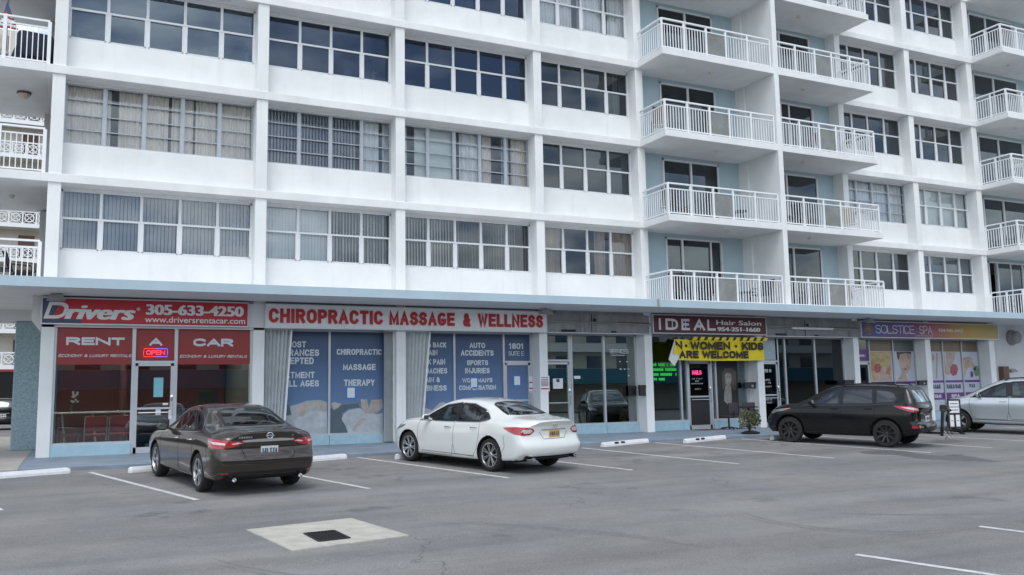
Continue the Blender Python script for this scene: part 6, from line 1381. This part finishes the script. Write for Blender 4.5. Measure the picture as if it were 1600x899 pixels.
# ------------------------------------------------------------------ wheel stops
M['stencil'] = M['blackink']
def wheel_stop(x0, y0, x1, y1, label, num=None):
    a = Vector((x0,y0,gz(y0))); b = Vector((x1,y1,gz(y1))); d = (b-a); L = d.length; rz = math.atan2(d.y, d.x)
    o = empty('wheel_stop', (x0,y0,gz(y0)+.003), rz, label=label, cat='wheel stop', group='white wheel stops along the walk'); o.rotation_euler = (0, -math.asin(d.z/L), rz)
    mb = MB(); n = 8; pr_ = [(-.075,0),(-.075,.05),(-.052,.115),(.052,.115),(.075,.05),(.075,0)]
    xs = [0,.03,.05]+[L*k/n for k in range(1,n)]+[L-.05,L-.03,L]; sc = [.80,.94,1]+[1]*(n-1)+[1,.94,.80]; vs = []
    for x, s_ in zip(xs, sc):
        for y, z in pr_: vs.append((x, y*s_, z*s_))
    k = len(pr_); fs = [(i*k+j, i*k+(j+1)%k, (i+1)*k+(j+1)%k, (i+1)*k+j) for i in range(len(xs)-1) for j in range(k)]+[list(range(k)),[(len(xs)-1)*k+j for j in range(k)]]
    mb.add(vs, fs); mb.build('body', M['stop'], o)
    if num:
        t = MB(); t.text(num, .42, .62, 0, 1, 0, .03, 0); q = MB(); q.add([(v[0], -.0765+.023*max(0,(v[2]*.8+.1)), .05+.065*(v[2]*.8+.1)) for v in t.v], t.f); q.build('number', M['stencil'], o, fix=False)
wheel_stop(-1.95,-4.22,-.02,-3.62,'white concrete wheel stop cut by the left edge of the photo')
wheel_stop(1.05,-4.15,2.9,-3.57,'white wheel stop numbered 63 at the nose of the brown sedan','63'); wheel_stop(3.85,-4.0,5.68,-3.42,'white wheel stop between the brown and the white sedan')
wheel_stop(6.68,-4.07,8.5,-3.5,'white wheel stop under the nose of the white sedan')
wheel_stop(12.46,-3.66,14.29,-3.06,'white wheel stop in the empty stall before the services shop','65'); wheel_stop(15.07,-3.72,16.95,-3.10,'white wheel stop in the empty stall before the hair salon','66')
wheel_stop(17.9,-4.0,19.7,-3.4,'white wheel stop under the nose of the black SUV')
# frame of notices standing between the two SUVs
o = empty('notice_stand', (24.45,-4.9,gz(-4.9)), R(-35), label='black framed stand of white notices between the black and silver SUVs', cat='notice stand')
mb = MB(); mb.box(-.19,-.16,-.02,.02,0,1.06); mb.box(.16,.19,-.02,.02,0,1.06); mb.box(-.19,.19,-.02,.02,1.03,1.06); mb.box(-.19,.19,-.02,.02,.18,.21); mb.box(-.02,.02,-.018,.018,.2,.62); mb.box(-.19,.19,-.018,.018,.60,.63); mb.box(-.2,-.15,-.2,.2,0,.04); mb.box(.15,.2,-.2,.2,0,.04); mb.build('frame', M['blackmetal'], o)
MB().box(-.17,.17,.0,.012,.2,1.04).build('backing', M['board'], o)
for a,b,c_,d_ in ((-.14,.14,.84,1.01),(-.14,.14,.65,.81),(-.14,-.03,.23,.58),(.03,.14,.23,.58)):
    s_ = MB().box(a,b,-.012,-.006,c_,d_).build('sheet', M['paper'], o); mb = MB(); mb.box(a+.03,b-.03,-.015,-.0125,(c_+d_)/2-.012,(c_+d_)/2+.012); mb.build('print', M['navy'], s_)

# low building across the lot, behind the camera, mirrored in the windows
ob = empty('opposite_building', (30,-62,-.6), label='low white building with a teal canopy across the lot, seen only mirrored in the windows', cat='building')
MB().box(-40,60,-14,0,0,10.2).build('wall', M['cream'], ob)
for z in (3.6,6.6,9.6): MB().box(-40.5,60.5,0.002,1.2,z,z+.9).build('balcony_band', M['slabw'], ob)
M['tealcan'] = mat('teal canopy', (.03,.16,.24), .6)
MB().box(-40,60,1.3,5,3.0,4.6).build('teal_canopy', M['tealcan'], ob)
mb = MB()
for k in range(24): mb.box(-38+k*4,-36+k*4,.003,.05,4.8,6.2); mb.box(-38+k*4,-36+k*4,.003,.05,7.7,9.2)
mb.build('window', M['glassd'], ob)
